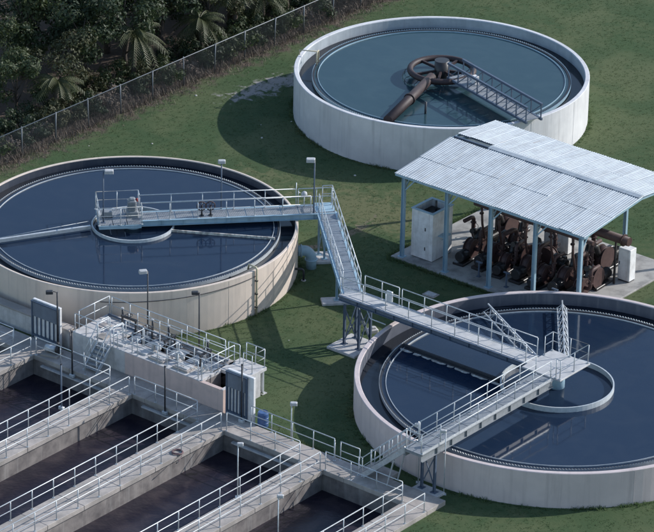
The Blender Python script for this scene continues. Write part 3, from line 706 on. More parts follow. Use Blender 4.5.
# little stair from walkway to block
ls = thing('stair', 'short railed stair leading from the walkway up onto the channel block', 'stair', P(-3.75, -15.35, ZW), TH + R(90))
for y in (-.45, .45): obj('stringer', MB().bar((0, y, .02), (1.12, y, 1.22), .05, .2), 'pale_rail', ls)
for i in range(6): obj('tread', MB().cbox(-.11, .11, -.42, .42, -.03, 0, .006), 'grating', ls, (1.12 * (i + 1) / 6.6, 0, 1.27 * (i + 1) / 6.6))
for y in (-.45, .45): railing(ls, [(0, y, .0), (1.12, y, 1.27), (2.1, y, 1.27)], spacing=1.0)

# blue barred gate panels in front of white piers
def gate_panel(label, u0, u1, v, h, col=.5):
    t = thing('barred_gate', label, 'gate', P(u0, v, ZW), TH)
    wd = u1 - u0
    obj('pier', MB().cbox(-.04, wd + col, .06, .24, -.25, h + .02, .02), 'white_paint', t)
    for x in (0, wd): obj('frame_post', MB().box(x - .04, x + .04, -.06, .05, .0, h - .12), 'gate_blue', t)
    obj('header_plate', MB().box(.043, wd - .043, -.03, .03, h - .95, h - .15), 'plate_grey', t)
    obj('frame_cap', MB().box(-.06, wd + .06, -.07, .055, h - .12, h - .05), 'gate_blue', t)
    obj('sill', MB().box(.043, wd - .043, -.05, .04, .12, .22), 'gate_blue', t)
    for i in range(5):
        x = wd * (i + 1) / 6; obj('bar', MB().box(x - .028, x + .028, -.03, .03, .223, h - .953), 'gate_blue', t)
    return t
gate_panel('dark blue barred gate on a white pier by the open channel', 4.78, 6.12, -14.17, 2.55, .42)
gate_panel('dark blue barred gate on a white pier beyond the stair end', -9.0, -7.15, -14.17, 2.25, .1)
# low wall block beyond the gate
lb = thing('channel_wall', 'low pale concrete channel wall behind the far barred gate', 'wall', (0, 0, 0), TH)
obj('wall', MB().cbox(-20.0, -6.75, -13.7, -13.2, 0, 1.1, .03), 'pale_concrete', lb)
obj('coping', MB().cbox(-20.0, -6.72, -13.76, -13.14, 1.102, 1.2, .02), 'deck_concrete', lb)
# clutter on the walkway by that gate
eb = thing('pump_unit', 'small grey pump on a pallet at the walkway edge by the far gate', 'pump', P(-6.75, -15.1, ZW), TH + .3)
obj('pallet', MB().cbox(-.5, .5, -.4, .4, .0, .12, .02), 'deck_concrete', eb); obj('pump_body', MB().tube([(-.35, 0, .36), (.3, 0, .36)], .2, 14), 'pale_rail', eb); obj('pump_head', MB().tube([(.3, 0, .36), (.44, 0, .36)], .26, 14), 'dark_machine', eb); obj('outlet', MB().tube([(.37, 0, .5), (.37, 0, .8)], .08, 10), 'dark_machine', eb)

# ------------------------------------------------------------------ lamp posts and bare posts
def lamp_post(label, loc, h, ang, head='lamp_white', arm=.28, size=1.0, pole='dark_metal', tilt=0.0, r=.045):
    t = thing('lamp_post', label, 'lamp post', loc, ang)
    obj('pole', MB().tube([(0, 0, 0), (0, 0, h)], [r, r * .8], 8), pole, t)
    obj('base_plate', MB().cbox(-.12, .12, -.12, .12, 0, .03, .01), pole, t)
    if head:
        a = obj('arm', MB().tube([(0, 0, h - .02), (arm * .55, 0, h + .03), (arm, 0, h + .02)], .025, 6), pole, t)
        hd = obj('lamp_head', MB().cbox(arm - .08, arm + .42 * size, -.17 * size, .17 * size, h - .08, h + .12 * size, .03), head, t)
        obj('lens', MB().box(arm, arm + .36 * size, -.13 * size, .13 * size, h - .096, h - .082), 'lamp_glass', hd)
    return t
W_ = lambda x, y, z: Vector((x, y, z))
ANG_R, ANG_L = R(5), R(180)
lamp_post('lamp post with pale boxy head on the centre platform of the beige tank', A_C + rot8 @ Vector((-1.72, -.72, zA)), 3.1, ANG_R, arm=.15, pole='navy_steel')
lamp_post('lamp post with white head halfway along the pale blue footbridge', A_C + rot8 @ Vector((5.05, .52, zA - .1)), 3.0, ANG_R, arm=-.12, size=.8, pole='navy_steel')
lamp_post('lamp post with pale head beside the stair landing of the beige tank', A_C + rot8 @ Vector((10.18, -.5, zA - .1)), 3.3, ANG_L, arm=.05, pole='navy_steel')
lamp_post('tall pole with pale flag shaped floodlight behind the middle of the channel block', P(-3.5, -11.0, 0), 4.75, R(195), arm=.12, size=.85)
lamp_post('tall pole with dark floodlight turned to the beige tank wall near the open channel', P(.1, -10.95, 0), 4.6, R(185), head='dark_metal', arm=.12, size=.7)
lamp_post('tall pole with dark floodlight beside the far barred gate', P(-6.95, -14.4, ZW), 3.4, R(185), head='dark_metal', arm=.3, size=.75, r=.055)
lamp_post('slim pale lamp post on the walkway between the two nearest basins', P(11.12, -20.8, ZW), 3.0, R(0), arm=.02, size=.6, pole='pale_rail', r=.035)
lamp_post('short pale lamp with blue grey head on the main walkway rail beside the barrel', P(9.1, -14.12, 0), 2.25, R(0), arm=.0, size=.7, pole='pale_rail', r=.035)
lamp_post('slim pale lamp post rising from the basin walkway beyond the last crossing', P(15.0, -22.3, -1.1), 3.4, R(0), arm=.0, size=.6, pole='pale_rail', r=.035)
lamp_post('slim lamp post between the steep stair and the mauve tank wall', P(16.75, -13.25, 0), 3.3, R(180), arm=.05, size=.55, pole='pale_rail', r=.03)
lamp_post('slim lamp post beyond the end bridge, just past its stair head', P(18.5, -13.4, 0), 3.6, R(180), arm=.05, size=.55, pole='pale_rail', r=.03)
for lb_, u, v, h in (('bare dark post clamped to the basin edge under the pink wall', 1.95, -15.83, 2.4), ('bare dark post clamped to the basin edge below the short stair', -4.6, -15.83, 2.3),
                     ('bare grey post on the walkway crossing below the far gate', -2.02, -19.5, 2.6), ('bare dark pole standing right in front of the gate by the open channel', 6.0, -14.42, 3.3)):
    t = thing('conduit_post', lb_, 'post', P(u, v, ZW), TH)
    zb = -.35 if v < -15.8 and v > -16 else 0
    obj('pole', MB().tube([(0, 0, zb), (0, 0, h)], .045, 8), 'dark_metal' if 'dark' in lb_ else 'navy_steel', t)
    obj('clamp', MB().cbox(-.16, .16, -.09, .09, zb, zb + .16, .02), 'pale_rail', t); obj('junction_cap', MB().tube([(0, 0, h), (0, 0, h + .06)], .06, 8), 'dark_metal', t)

hc = thing('hose_coil', 'loosely coiled reddish hose hung low on the middle walkway rail', 'hose', P(5.75, -19.2, ZW), TH)
obj('coil', MB().tube([((.28 + .03 * math.sin(k * .9)) * math.cos(k * .5), (.28 + .04 * math.cos(k * .7)) * math.sin(k * .5), .03 + .012 * (k % 25) * .2) for k in range(64)] + [(.5, -.3, .03), (.7, -.75, .03)], .022, 6), 'hose_red', hc)
obj('nozzle', MB().tube([(.7, -.75, .03), (.74, -.95, .03)], .03, 8), 'dark_metal', hc)
br = thing('barrel', 'blue plastic barrel standing in the grass behind the walkway rail', 'barrel', P(6.9, -13.75, 0))
obj('body', MB().lathe([(0, 0), (.27, 0), (.29, .05), (.29, .28), (.305, .30), (.29, .32), (.29, .56), (.305, .58), (.29, .60), (.29, .82), (.26, .88), (.25, .90), (.24, .87), (0, .87)], 28, closed=False), 'barrel_blue', br)
obj('bung', MB().lathe([(0, .87), (.04, .87), (.04, .90), (0, .90)], 10, closed=False), 'lamp_white', br, (.12, .05, 0))

# ------------------------------------------------------------------ open shed with tin roof
sh = thing('open_shed', 'open sided blue steel shed with a pale corrugated tin roof', 'shed', P(-.5, 7.45, 0), TH)
LEN = 12.28; DEP = 8.8; RY = 5.15; EZ = 5.3; SL = .10; SR = .09; BAY = 3.07
def RZ(y): return EZ + (SL * y if y <= RY else SL * RY - SR * (y - RY))
obj('floor_slab', MB().cbox(-.55, LEN + .3, -.38, DEP + .4, -.2, .10, .03), 'slab_concrete', sh)
col_me = MB().box(-.09, .09, -.008, .008, .13, 5.02).box(-.105, -.09, -.09, .09, .13, 5.02).box(.09, .105, -.09, .09, .13, 5.02).mesh('column', 'blue_paint')
for i in range(5):
    for j, y in enumerate((0, DEP)):
        c = obj('column', col_me, 'blue_paint', sh, (i * BAY, y, 0))
        obj('base_plate', MB().cbox(-.2, .2, -.2, .2, .10, .13, .01), 'blue_paint', c)
        s = 1 if j == 0 else -1
        if i < 4: obj('knee_brace', MB().bar((.1, 0, 4.25), (.75, 0, 4.98), .07, .07), 'blue_paint', c)
        obj('knee_brace', MB().bar((0, s * .1, 4.25), (0, s * .75, 5.05), .07, .07), 'blue_paint', c)
for y in (0, DEP): obj('eave_beam', MB().box(-.35, LEN + .3, y - .07, y + .07, RZ(y) - .28, RZ(y) - .09), 'blue_paint', sh)
for i in range(5):
    for y0, y1 in ((.08, RY), (DEP - .08, RY)):
        obj('rafter', MB().bar((i * BAY, y0, RZ(y0) - .19), (i * BAY, y1, RZ(y1) - .19), .09, .16), 'blue_paint', sh)
for k in range(7):
    y = .6 + k * (DEP - 1.2) / 6
    obj('purlin', MB().box(-.33, LEN + .3, y - .035, y + .035, RZ(y) - .1, RZ(y) - .035), 'navy_steel', sh)
obj('fascia', MB().box(-.42, LEN + .38, -.30, -.27, EZ - .20, EZ - .055), 'blue_paint', sh)
for y0, y1 in ((-.26, RY), (DEP + .26, RY)):
    for x in (-.41, LEN + .37): obj('barge_board', MB().bar((x, y0, RZ(y0) - .11), (x, y1, RZ(y1) - .11), .03, .13), 'blue_paint', sh)
# corrugated sheets
SW = .92; random.seed(8)
def sheet_mesh(w_, L_, seed):
    rnd = random.Random(seed); n = 6; xs = []; mb = MB()
    pitch = w_ / n
    for k in range(n):
        xs += [(k * pitch, .0), (k * pitch + pitch * .55, .0), (k * pitch + pitch * .66, .019), (k * pitch + pitch * .89, .019)]
    xs.append((w_, .0)); m = len(xs); vs_ = []
    for y in (0, L_):
        sag = rnd.uniform(-.008, .008)
        for x, z in xs: vs_.append((x, y, z + sag))
    for y in (0, L_):
        for x, z in xs: vs_.append((x, y, z - .008))
    fs = []
    for i in range(m - 1):
        fs += [(i, i + 1, m + i + 1, m + i), (2 * m + i, 3 * m + i, 3 * m + i + 1, 2 * m + i + 1), (i, 2 * m + i, 2 * m + i + 1, i + 1), (m + i, m + i + 1, 3 * m + i + 1, 3 * m + i)]
    return mb.add(vs_, fs).mesh('roof_sheet', 'roof_sheet')
ns = int((LEN + .8) / (SW - .05)) + 1
for side in (0, 1):
    depth_ = (RY if side == 0 else DEP - RY) + .32; sl = SL if side == 0 else SR
    half = math.hypot(depth_, sl * depth_); variants = [sheet_mesh(SW, half * .52, k) for k in range(4)]; tilt = math.atan(sl)
    for row in (0, 1):
        for i in range(ns):
            x = -.45 + i * (SW - .045)
            if x + SW > LEN + .45 + .3: continue
            o = obj('roof_sheet', random.choice(variants), 'roof_sheet', sh)
            y = -.32 + row * half * .48 + random.uniform(-.05, .04)
            zz = (.014 if row else .0) + (i % 2) * .009 + random.uniform(0, .008)
            if side == 0:
                o.location = (x, y, RZ(y) + zz); o.rotation_euler = (tilt, 0, random.uniform(-.008, .008))
            else:
                o.location = (x + SW, DEP - y, RZ(DEP - y) + zz); o.rotation_euler = (tilt, 0, math.pi + random.uniform(-.008, .008))
            if row == 1 and i < 3: o.location.y += (-.38, .40)[side]; o.location.z -= .035
for i in range(4):
    x0 = 2.2 + i * 2.62
    cp = MB(); zt = RZ(RY) + .07
    cp.add([(x0, RY - .28, zt - .03), (x0 + 2.6, RY - .28, zt - .03), (x0 + 2.6, RY, zt + .03), (x0, RY, zt + .03), (x0, RY + .28, zt - .03), (x0 + 2.6, RY + .28, zt - .03),
            (x0, RY, zt - .02), (x0 + 2.6, RY, zt - .02)], [(0, 1, 2, 3), (3, 2, 5, 4), (1, 0, 6, 7), (4, 5, 7, 6), (0, 3, 6), (3, 4, 6), (1, 7, 2), (2, 7, 5)])
    obj('ridge_cap', cp, 'roof_sheet', sh)
obj('ridge_beam', MB().box(-.4, LEN + .3, RY - .05, RY + .05, RZ(RY) - .16, RZ(RY) - .03), 'navy_steel', sh)

# equipment under the roof
def SP(x, y, z=.1): return P(-.5 + x, 7.45 + y, z)
cb = thing('tank_cabinet', 'tall pale open topped cabinet at the grass end of the shed', 'cabinet', SP(1.05, 1.35), TH)
H_ = 2.95
obj('side_panel', MB().box(-.75, .75, -.92, -.86, .05, H_), 'white_paint', cb); obj('side_panel', MB().box(-.75, .75, .86, .92, .05, H_), 'white_paint', cb)
obj('side_panel', MB().box(-.75, -.69, -.86, .86, .05, H_ - .003), 'white_paint', cb); obj('side_panel', MB().box(.69, .75, -.86, .86, .05, H_ - .003), 'white_paint', cb)
obj('inner_tray', MB().box(-.68, .68, -.85, .85, H_ - .5, H_ - .42), 'dark_machine', cb); obj('plinth', MB().box(-.7, .7, -.87, .87, 0, .05), 'dark_metal', cb)
for s, (x0, x1, y0, y1) in enumerate(((-.8, .8, -.97, -.8), (-.8, .8, .8, .97), (-.8, -.62, -.798, .798), (.62, .8, -.798, .798))):
    obj('top_rim', MB().box(x0, x1, y0, y1, H_ + .002, H_ + .05), 'pale_blue_paint', cb)
obj('stack', MB().tube([(.1, .2, H_ - .42), (.1, .2, H_ + .35)], .07, 10), 'dark_metal', cb)
obj('side_shelf', MB().box(.752, 1.15, -.4, .3, 1.45, 1.52), 'pale_blue_paint', cb); obj('shelf_bracket', MB().bar((.76, -.05, 1.1), (1.1, -.05, 1.44), .04, .04), 'pale_blue_paint', cb)
obj('hinge', MB().box(.2, .26, -.94, -.922, 1.8, 2.0), 'dark_metal', cb); obj('hinge', MB().box(.2, .26, -.94, -.922, .6, .8), 'dark_metal', cb)

def blower(label, x, y, rot=0.0, s=1.0):
    t = thing('blower_set', label, 'blower', SP(x, y), TH + rot)
    t.scale = (s, s, s)
    obj('skid', MB().cbox(-.55, .55, -1.3, 1.3, 0, .22, .03), 'dark_machine', t)
    obj('casing', MB().tube([(-.3, .75, .95), (.3, .75, .95)], .78, 28), 'brown_machine', t)
    obj('casing_rim', MB().tube([(-.36, .75, .95), (-.3, .75, .95)], .85, 28), 'brown_machine', t); obj('casing_rim', MB().tube([(.3, .75, .95), (.36, .75, .95)], .85, 28), 'brown_machine', t)
    obj('shaft', MB().tube([(0, 0, .8), (0, -.1, .8)], .1, 10), 'dark_machine', t)
    m_ = obj('motor', MB().tube([(0, -1.15, .72), (0, -.1, .72)], .42, 20), 'dark_machine', t)
    for k in range(9): obj('cooling_fin', MB().lathe([(.40, -.012), (.46, -.012), (.46, .012), (.40, .012)], 20), 'dark_machine', m_).matrix_local = Matrix.Translation((0, -1.02 + k * .1, .72)) @ Matrix.Rotation(R(90), 4, 'X')
    obj('terminal_box', MB().cbox(.25, .6, -.8, -.4, .9, 1.2, .03), 'dark_machine', t)
    obj('inlet_pipe', MB().tube([(.36, .75, .95), (.7, .75, .95), (.86, .75, 1.05), (.92, .75, 1.25), (.92, .75, 2.5), (.92, .85, 2.68), (.92, 1.1, 2.75), (.92, 2.0, 2.75)], .17, 14), 'brown_machine', t)
    obj('outlet_pipe', MB().tube([(0, 1.35, 1.3), (0, 1.6, 1.7), (0, 1.75, 2.1), (0, 2.2, 2.2)], .22, 14), 'dark_machine', t)
    for z in (1.5, 2.2): obj('pipe_flange', MB().tube([(.92, .75, z), (.92, .75, z + .06)], .25, 14), 'brown_machine', t)
    vw = obj('valve_wheel', MB().tube([(.92 + .24 * math.cos(R(a)), .4, 1.75 + .24 * math.sin(R(a))) for a in range(0, 360, 24)], .025, 6, closed=True), 'brown_machine', t)
    obj('valve_stem', MB().bar((.92, .4, 1.75), (.92, .6, 1.75), .05, .05), 'dark_machine', vw)
    return t
FRONT = ['first', 'second', 'third', 'fourth', 'fifth', 'sixth', 'seventh']
for i in range(7):
    blower('reddish brown blower set, %s in the front row counting from the pale cabinet' % FRONT[i], 3.1 + i * 1.28, 1.95 + .25 * (i % 2), (.06, -.05, .1, 0, -.08, .04, .02)[i], (.66, .72, .62, .70, .66, .74, .64)[i])
for i in range(6):
    blower('reddish brown blower set, %s in the middle row counting from the pale cabinet' % FRONT[i], 2.9 + i * 1.55, 4.2 + .2 * (i % 2), (R(180), .1, R(175), R(90), .05, R(183))[i], (.7, .66, .74, .68, .72, .7)[i])
blower('dark blower set in the back row behind the pale cabinet', 3.0, 6.6, R(180), .8); blower('dark blower set in the back row at the far end', 9.6, 6.8, R(180), .8)
vp = thing('vent_duct', 'dark overhead duct with drop pipes behind the shed eave', 'pipe', SP(0, 1.9), TH)
obj('pipe_run', MB().tube([(3.6, 0, 3.75), (11.8, 0, 3.75)], .13, 12), 'brown_machine', vp)
for x in (4.1, 5.3, 7.1, 8.9, 10.4):
    dp_ = obj('drop_pipe', MB().tube([(x, 0, 3.65), (x, .1, 2.6), (x, .35, 1.6)], .07, 8), 'brown_machine', vp); obj('drop_flange', MB().tube([(x, 0, 3.3), (x, .01, 3.25)], .13, 10), 'brown_machine', dp_)
for x in (3.8, 6.6, 9.4): obj('hanger', MB().bar((x, 0, 3.87), (x, 0, 5.3), .03, .03), 'navy_steel', vp)
hp = thing('header_pipe', 'long dark overhead header pipe running the length of the shed', 'pipe', SP(0, 5.0), TH)
obj('pipe_run', MB().tube([(2.2, 0, 2.85), (12.1, 0, 2.85)], .26, 16), 'brown_machine', hp)
for x in (2.9, 5.6, 8.3, 11.2):
    obj('pipe_stand', MB().bar((x, 0, 0), (x, 0, 2.6), .1, .1), 'dark_machine', hp); obj('pipe_flange', MB().tube([(x + .5, 0, 2.85), (x + .57, 0, 2.85)], .36, 16), 'brown_machine', hp)
for lb_, x, y, ww in (('white control cabinet standing among the dark blowers', 6.2, 6.6, 1.7), ('narrow white control cabinet near the far columns of the shed', 11.4, 5.9, .8)):
    t = thing('control_cabinet', lb_, 'cabinet', SP(x, y), TH)
    obj('enclosure', MB().cbox(-ww / 2, ww / 2, -.3, .3, .08, 2.0, .02), 'white_paint', t); obj('plinth', MB().box(-ww / 2 + .03, ww / 2 - .03, -.27, .27, 0, .08), 'dark_metal', t)
    nd = 2 if ww > 1 else 1
    for k in range(nd):
        d0 = -ww / 2 + .04 + k * (ww - .08) / nd
        d = obj('door', MB().cbox(d0 + .01, d0 + (ww - .08) / nd - .01, -.325, -.302, .16, 1.92, .006), 'white_paint', t); obj('handle', MB().box(d0 + .06, d0 + .10, -.36, -.326, 1.0, 1.18), 'dark_metal', d)
for i, (x, y) in enumerate(((4.9, .75), (6.9, .65), (8.6, .8), (10.2, .7))):
    t = thing('pipe_support', ('first', 'second', 'third', 'fourth')[i] + ' low steel pipe support along the shed front counting from the pale cabinet', 'support', SP(x, y), TH, group='pipe supports along the shed front')
    obj('post', MB().bar((0, 0, 0), (0, 0, .85), .07, .07), 'navy_steel', t); obj('cradle', MB().box(-.2, .2, -.06, .06, .85, .91), 'navy_steel', t); obj('base_plate', MB().box(-.12, .12, -.12, .12, 0, .02), 'navy_steel', t)

# small things in the grass
mh = thing('manhole_cover', 'small square concrete lid in the shaded grass before the shed', 'manhole', (5.82, 1.33, 0), TH)
obj('frame', MB().cbox(-.4, .4, -.3, .3, -.02, .05, .01), 'deck_concrete', mh); obj('lid', MB().cbox(-.3, .3, -.2, .2, .05, .08, .01), 'pale_concrete', mh)
ck = thing('concrete_block', 'loose broken concrete block at the foot of the mauve tank', 'block', (2.55, -3.55, 0), .4)
obj('block', MB().cbox(-.3, .3, -.2, .2, -.03, .22, .05), 'pale_concrete', ck); obj('cap_piece', MB().cbox(-.1, .2, -.12, .1, .22, .34, .04), 'pale_concrete', ck)

# ------------------------------------------------------------------ chain link fence
FU = -26.4
fe = thing('chain_link_fence', 'chain link fence with steel posts along the edge of the wood', 'fence', P(FU, 0, 0), TH + R(90))
FV0, FV1, FST = -14.0, 61.0, 2.95; FH = 1.85
def fence_mesh():
    mb = MB(); s = .11; n = int((FST + FH) / s) + 1
    for sgn in (1, -1):
        for i in range(n):
            x = i * s - (FH if sgn == 1 else 0)
            pts = []
            # clip the 45 degree wire to the panel
            if sgn == 1: a, b = (x, 0), (x + FH, FH)
            else: a, b = (x, 0), (x - FH, FH)
            t0, t1 = 0.0, 1.0; dx = b[0] - a[0]
            for lim, up in ((0.0, True), (FST, False)):
                tt = (lim - a[0]) / dx
                if (dx > 0) == up: t0 = max(t0, tt)
                else: t1 = min(t1, tt)
            if t1 - t0 < .03: continue
            p = Vector((a[0] + dx * t0, .006 * sgn, .04 + FH * t0)); q = Vector((a[0] + dx * t1, .006 * sgn, .04 + FH * t1))
            mb.bar(p, q, .005, .005)
    return mb.mesh('mesh_panel', 'fence_wire')
mat('fence_wire', (.10, .11, .12), .6, metal=.5)
mat('fence_steel', (.17, .185, .20), .5, metal=.4)
fme = fence_mesh(); fpost = MB().tube([(0, 0, -.1), (0, 0, FH + .1)], .04, 8).mesh('fence_post', 'fence_steel')
k = int((FV1 - FV0) / FST)
for i in range(k + 1):
    p_ = obj('fence_post', fpost, 'fence_steel', fe, (FV0 + i * FST, 0, 0)); p_.rotation_euler = (random.uniform(-.03, .03), random.uniform(-.03, .03), 0)
    if i < k: tag(obj('mesh_panel', fme, 'fence_wire', fe, (FV0 + i * FST, 0, 0)), kind='stuff')
obj('top_rail', MB().tube([(FV0, 0, FH + .04), (FV0 + k * FST, 0, FH + .04)], .03, 6), 'fence_steel', fe)

# ------------------------------------------------------------------ wood behind the fence
def leaf_cloud(mb, rnd, c, rad, n, size, flat=.8):
    for _ in range(n):
        while True:
            d = Vector((rnd.uniform(-1, 1), rnd.uniform(-1, 1), rnd.uniform(-1, 1)))
            if .35 < d.length < 1: break
        p = Vector((c[0] + d.x * rad, c[1] + d.y * rad, c[2] + d.z * rad * flat))
        nrm = (d.normalized() + Vector((rnd.uniform(-.8, .8), rnd.uniform(-.8, .8), rnd.uniform(-.3, .9)))).normalized()
        a = nrm.orthogonal().normalized(); a = Quaternion(nrm, rnd.uniform(0, 6.3)) @ a; b = nrm.cross(a); s = size * rnd.uniform(.6, 1.3)
        mb.add([p - a * s, p + b * s * .45, p + a * s, p - b * s * .45], [(0, 1, 2, 3)])
def make_tree(seed, h, cr, m, nclump, nleaf, size):
    rnd = random.Random(seed); tr = MB(); top = h * .8
    pts = [Vector((0, 0, -.2))]; 
    for i in range(1, 5): pts.append(Vector((rnd.uniform(-.15, .15) * i * .5, rnd.uniform(-.15, .15) * i * .5, top * i / 4)))
    tr.tube(pts, [.2 * h / 6, .16 * h / 6, .12 * h / 6, .07 * h / 6, .02], 8)
    cr_mb = MB(); tips = []
    for i in range(nclump):
        a = rnd.uniform(0, 6.28); rr = cr * math.sqrt(rnd.random()); z = h * rnd.uniform(.35, .97); rr *= (1.05 - abs(z / h - .6))
        tips.append(Vector((rr * math.cos(a), rr * math.sin(a), z)))
    for tip in tips[:9]:
        b = pts[rnd.choice((1, 2, 3))]; tr.tube([b, b.lerp(tip, .5) + Vector((0, 0, -.2)), tip], [.06 * h / 6, .04 * h / 6, .012], 5)
    for tip in tips: leaf_cloud(cr_mb, rnd, tip, cr * rnd.uniform(.28, .45), nleaf, size)
    return tr.mesh('trunk', 'bark'), cr_mb.mesh('crown', m)
def make_shrub(seed, h, r, m, nclump, nleaf, size):
    rnd = random.Random(seed); tr = MB(); cr = MB()
    for i in range(6):
        a = rnd.uniform(0, 6.28); tr.tube([(0.05 * math.cos(a), .05 * math.sin(a), -.1), (r * .5 * math.cos(a), r * .5 * math.sin(a), h * .6)], [.03, .01], 5)
    for i in range(nclump):
        a = rnd.uniform(0, 6.28); rr = r * math.sqrt(rnd.random()); z = h * rnd.uniform(.12, .9) * (1.1 - .5 * rr / r)
        leaf_cloud(cr, rnd, (rr * math.cos(a), rr * math.sin(a), z), r * rnd.uniform(.25, .4), nleaf, size)
    return tr.mesh('stems', 'bark'), cr.mesh('foliage', m)
def make_palm(seed, h, L_, nf):
    rnd = random.Random(seed); tr = MB().tube([(0, 0, -.2), (.1, 0, h * .5), (.05, .1, h)], [.2, .16, .14], 10); fr = MB()
    for i in range(nf):
        a = 6.28 * i / nf + rnd.uniform(-.2, .2); el = rnd.uniform(-.2, 1.2); d = Vector((math.cos(a), math.sin(a), 0)); pts = []
        for k in range(9):
            t_ = k / 8; pts.append(Vector((.05, .1, h)) + d * (L_ * t_ * math.cos(el * (1 - t_ * .5))) + Vector((0, 0, L_ * (math.sin(el) * t_ - .75 * t_ * t_))))
        fr.tube(pts, [.03 - .003 * k for k in range(9)], 4)
        for k in range(1, 9):
            for sub in (0, .5):
                p = pts[k - 1].lerp(pts[k], sub); dd = (pts[k] - pts[k - 1]).normalized(); s = dd.cross(Vector((0, 0, 1))).normalized(); ll = L_ * .32 * (1.1 - abs(k / 8 - .4))
                for sg in (-1, 1):
                    tip = p + s * sg * ll * .8 + dd * ll * .5 + Vector((0, 0, -ll * .45)); wv = dd * .05
                    fr.add([p - wv, p + wv, tip], [(0, 1, 2)])
    return tr.mesh('trunk', 'bark'), fr.mesh('crown', 'palm_green')
TREES = [make_tree(1, 6.0, 2.3, 'leaf_dark', 20, 190, .14), make_tree(2, 7.0, 2.6, 'leaf_dark', 22, 190, .15), make_tree(3, 5.2, 2.2, 'leaf_mid', 18, 190, .13), make_tree(4, 6.4, 2.4, 'leaf_olive', 18, 170, .13)]
SHRUBS = [make_shrub(11, 1.9, 1.3, 'leaf_dark', 14, 110, .10), make_shrub(12, 2.4, 1.4, 'leaf_mid', 14, 110, .11), make_shrub(13, 1.6, 1.3, 'dry_brush', 14, 90, .09), make_shrub(14, 2.1, 1.2, 'leaf_olive', 13, 100, .10)]
PALMS = [make_palm(21, 2.6, 1.9, 18), make_palm(22, 3.6, 2.1, 20)]
rnd = random.Random(77)
plants = []
for row, (u, st) in enumerate(((-30.4, 3.4), (-34.0, 3.7), (-38.0, 4.0), (-42.5, 4.4), (-47.0, 4.8))):
    v = -6.0 + row * 3.2
    while v < 44 + row * 2:
        k = rnd.choice((0, 0, 1, 2, 3) if row == 0 else (0, 1, 1, 2, 3)); plants.append(('tree', row, k, u + rnd.uniform(-.7, .7), v + rnd.uniform(-.6, .6))); v += st
v = -8.0
while v < 47:
    k = rnd.choice((0, 0, 1, 2, 2, 3)); plants.append(('shrub', 0, k, -27.75 + rnd.uniform(-.3, .3), v + rnd.uniform(-.4, .4))); v += 1.45
v = -8.0
while v < 47:
    k = rnd.choice((0, 0, 1, 0, 3)); plants.append(('shrub', 1, k, -29.3 + rnd.uniform(-.3, .3), v + rnd.uniform(-.5, .5))); v += 1.9
for v_, k in ((9.0, 0), (16.2, 1), (22.6, 0), (25.9, 1), (28.8, 0), (31.2, 1)): plants.append(('palm', 0, k, -28.6, v_))
ORD = ['first', 'second', 'third', 'fourth', 'fifth', 'sixth', 'seventh', 'eighth', 'ninth', 'tenth', 'eleventh', 'twelfth', 'thirteenth', 'fourteenth', 'fifteenth', 'sixteenth', 'seventeenth', 'eighteenth', 'nineteenth', 'twentieth']
ORD += ['twenty-' + o for o in ORD[:9]] + ['thirtieth'] + ['thirty-' + o for o in ORD[:9]]
TK = ('dark green broadleaf tree', 'tall dark broadleaf tree', 'mid green broadleaf tree', 'olive green broadleaf tree')
SK = ('dark green shrub', 'mid green shrub', 'dry brown shrub', 'olive green shrub')
ROWN = ('front', 'second', 'third', 'fourth', 'rearmost')
cnt = {}
ci = cam.matrix_world.inverted(); hx = 18.0 / cam_d.lens
def seen(u, v, h):
    for z in (0.0, h * .5, h):
        q = ci @ P(u, v, z); x, y = q.x / -q.z, q.y / -q.z
        if abs(x) < hx * 1.07 and abs(y) < hx * 833 / 1024 * 1.07: return True
    return False
plants = [p for p in plants if seen(p[3], p[4], {'tree': 7.5, 'shrub': 2.5, 'palm': 5.0}[p[0]])]
for kind, row, k, u, v in sorted(plants, key=lambda p: p[4]):
    if kind == 'tree':
        key = (kind, row, k); i = cnt.get(key, 0); cnt[key] = i + 1
        t = thing('broadleaf_tree', '%s, %s of its kind from the left, %s row behind fence' % (TK[k], ORD[i], ROWN[row]), 'tree', P(u, v, 0), rnd.uniform(0, 6.28), 'trees in the wood behind the fence')
        s = rnd.uniform(.82, 1.15); t.scale = (s, s, s * rnd.uniform(.9, 1.1)); obj('trunk', TREES[k][0], 'bark', t); obj('crown', TREES[k][1], 'leaf_dark', t)
    elif kind == 'shrub':
        key = (kind, row, k); i = cnt.get(key, 0); cnt[key] = i + 1
        t = thing('shrub', '%s, %s of its kind from the left, %s shrub row behind fence' % (SK[k], ORD[i], ('first', 'second')[row]), 'shrub', P(u, v, 0), rnd.uniform(0, 6.28), 'shrubs behind the fence')
        s = rnd.uniform(.75, 1.1); t.scale = (s, s, s); obj('stems', SHRUBS[k][0], 'bark', t); obj('foliage', SHRUBS[k][1], 'leaf_dark', t)
    else:
        i = cnt.get(kind, 0); cnt[kind] = i + 1
        t = thing('palm_tree', 'small yellow green palm behind the fence, %s palm from the left' % ORD[i], 'palm tree', P(u, v, 0), rnd.uniform(0, 6.28), 'palms behind the fence')
        obj('trunk', PALMS[k][0], 'bark', t); obj('crown', PALMS[k][1], 'palm_green', t)
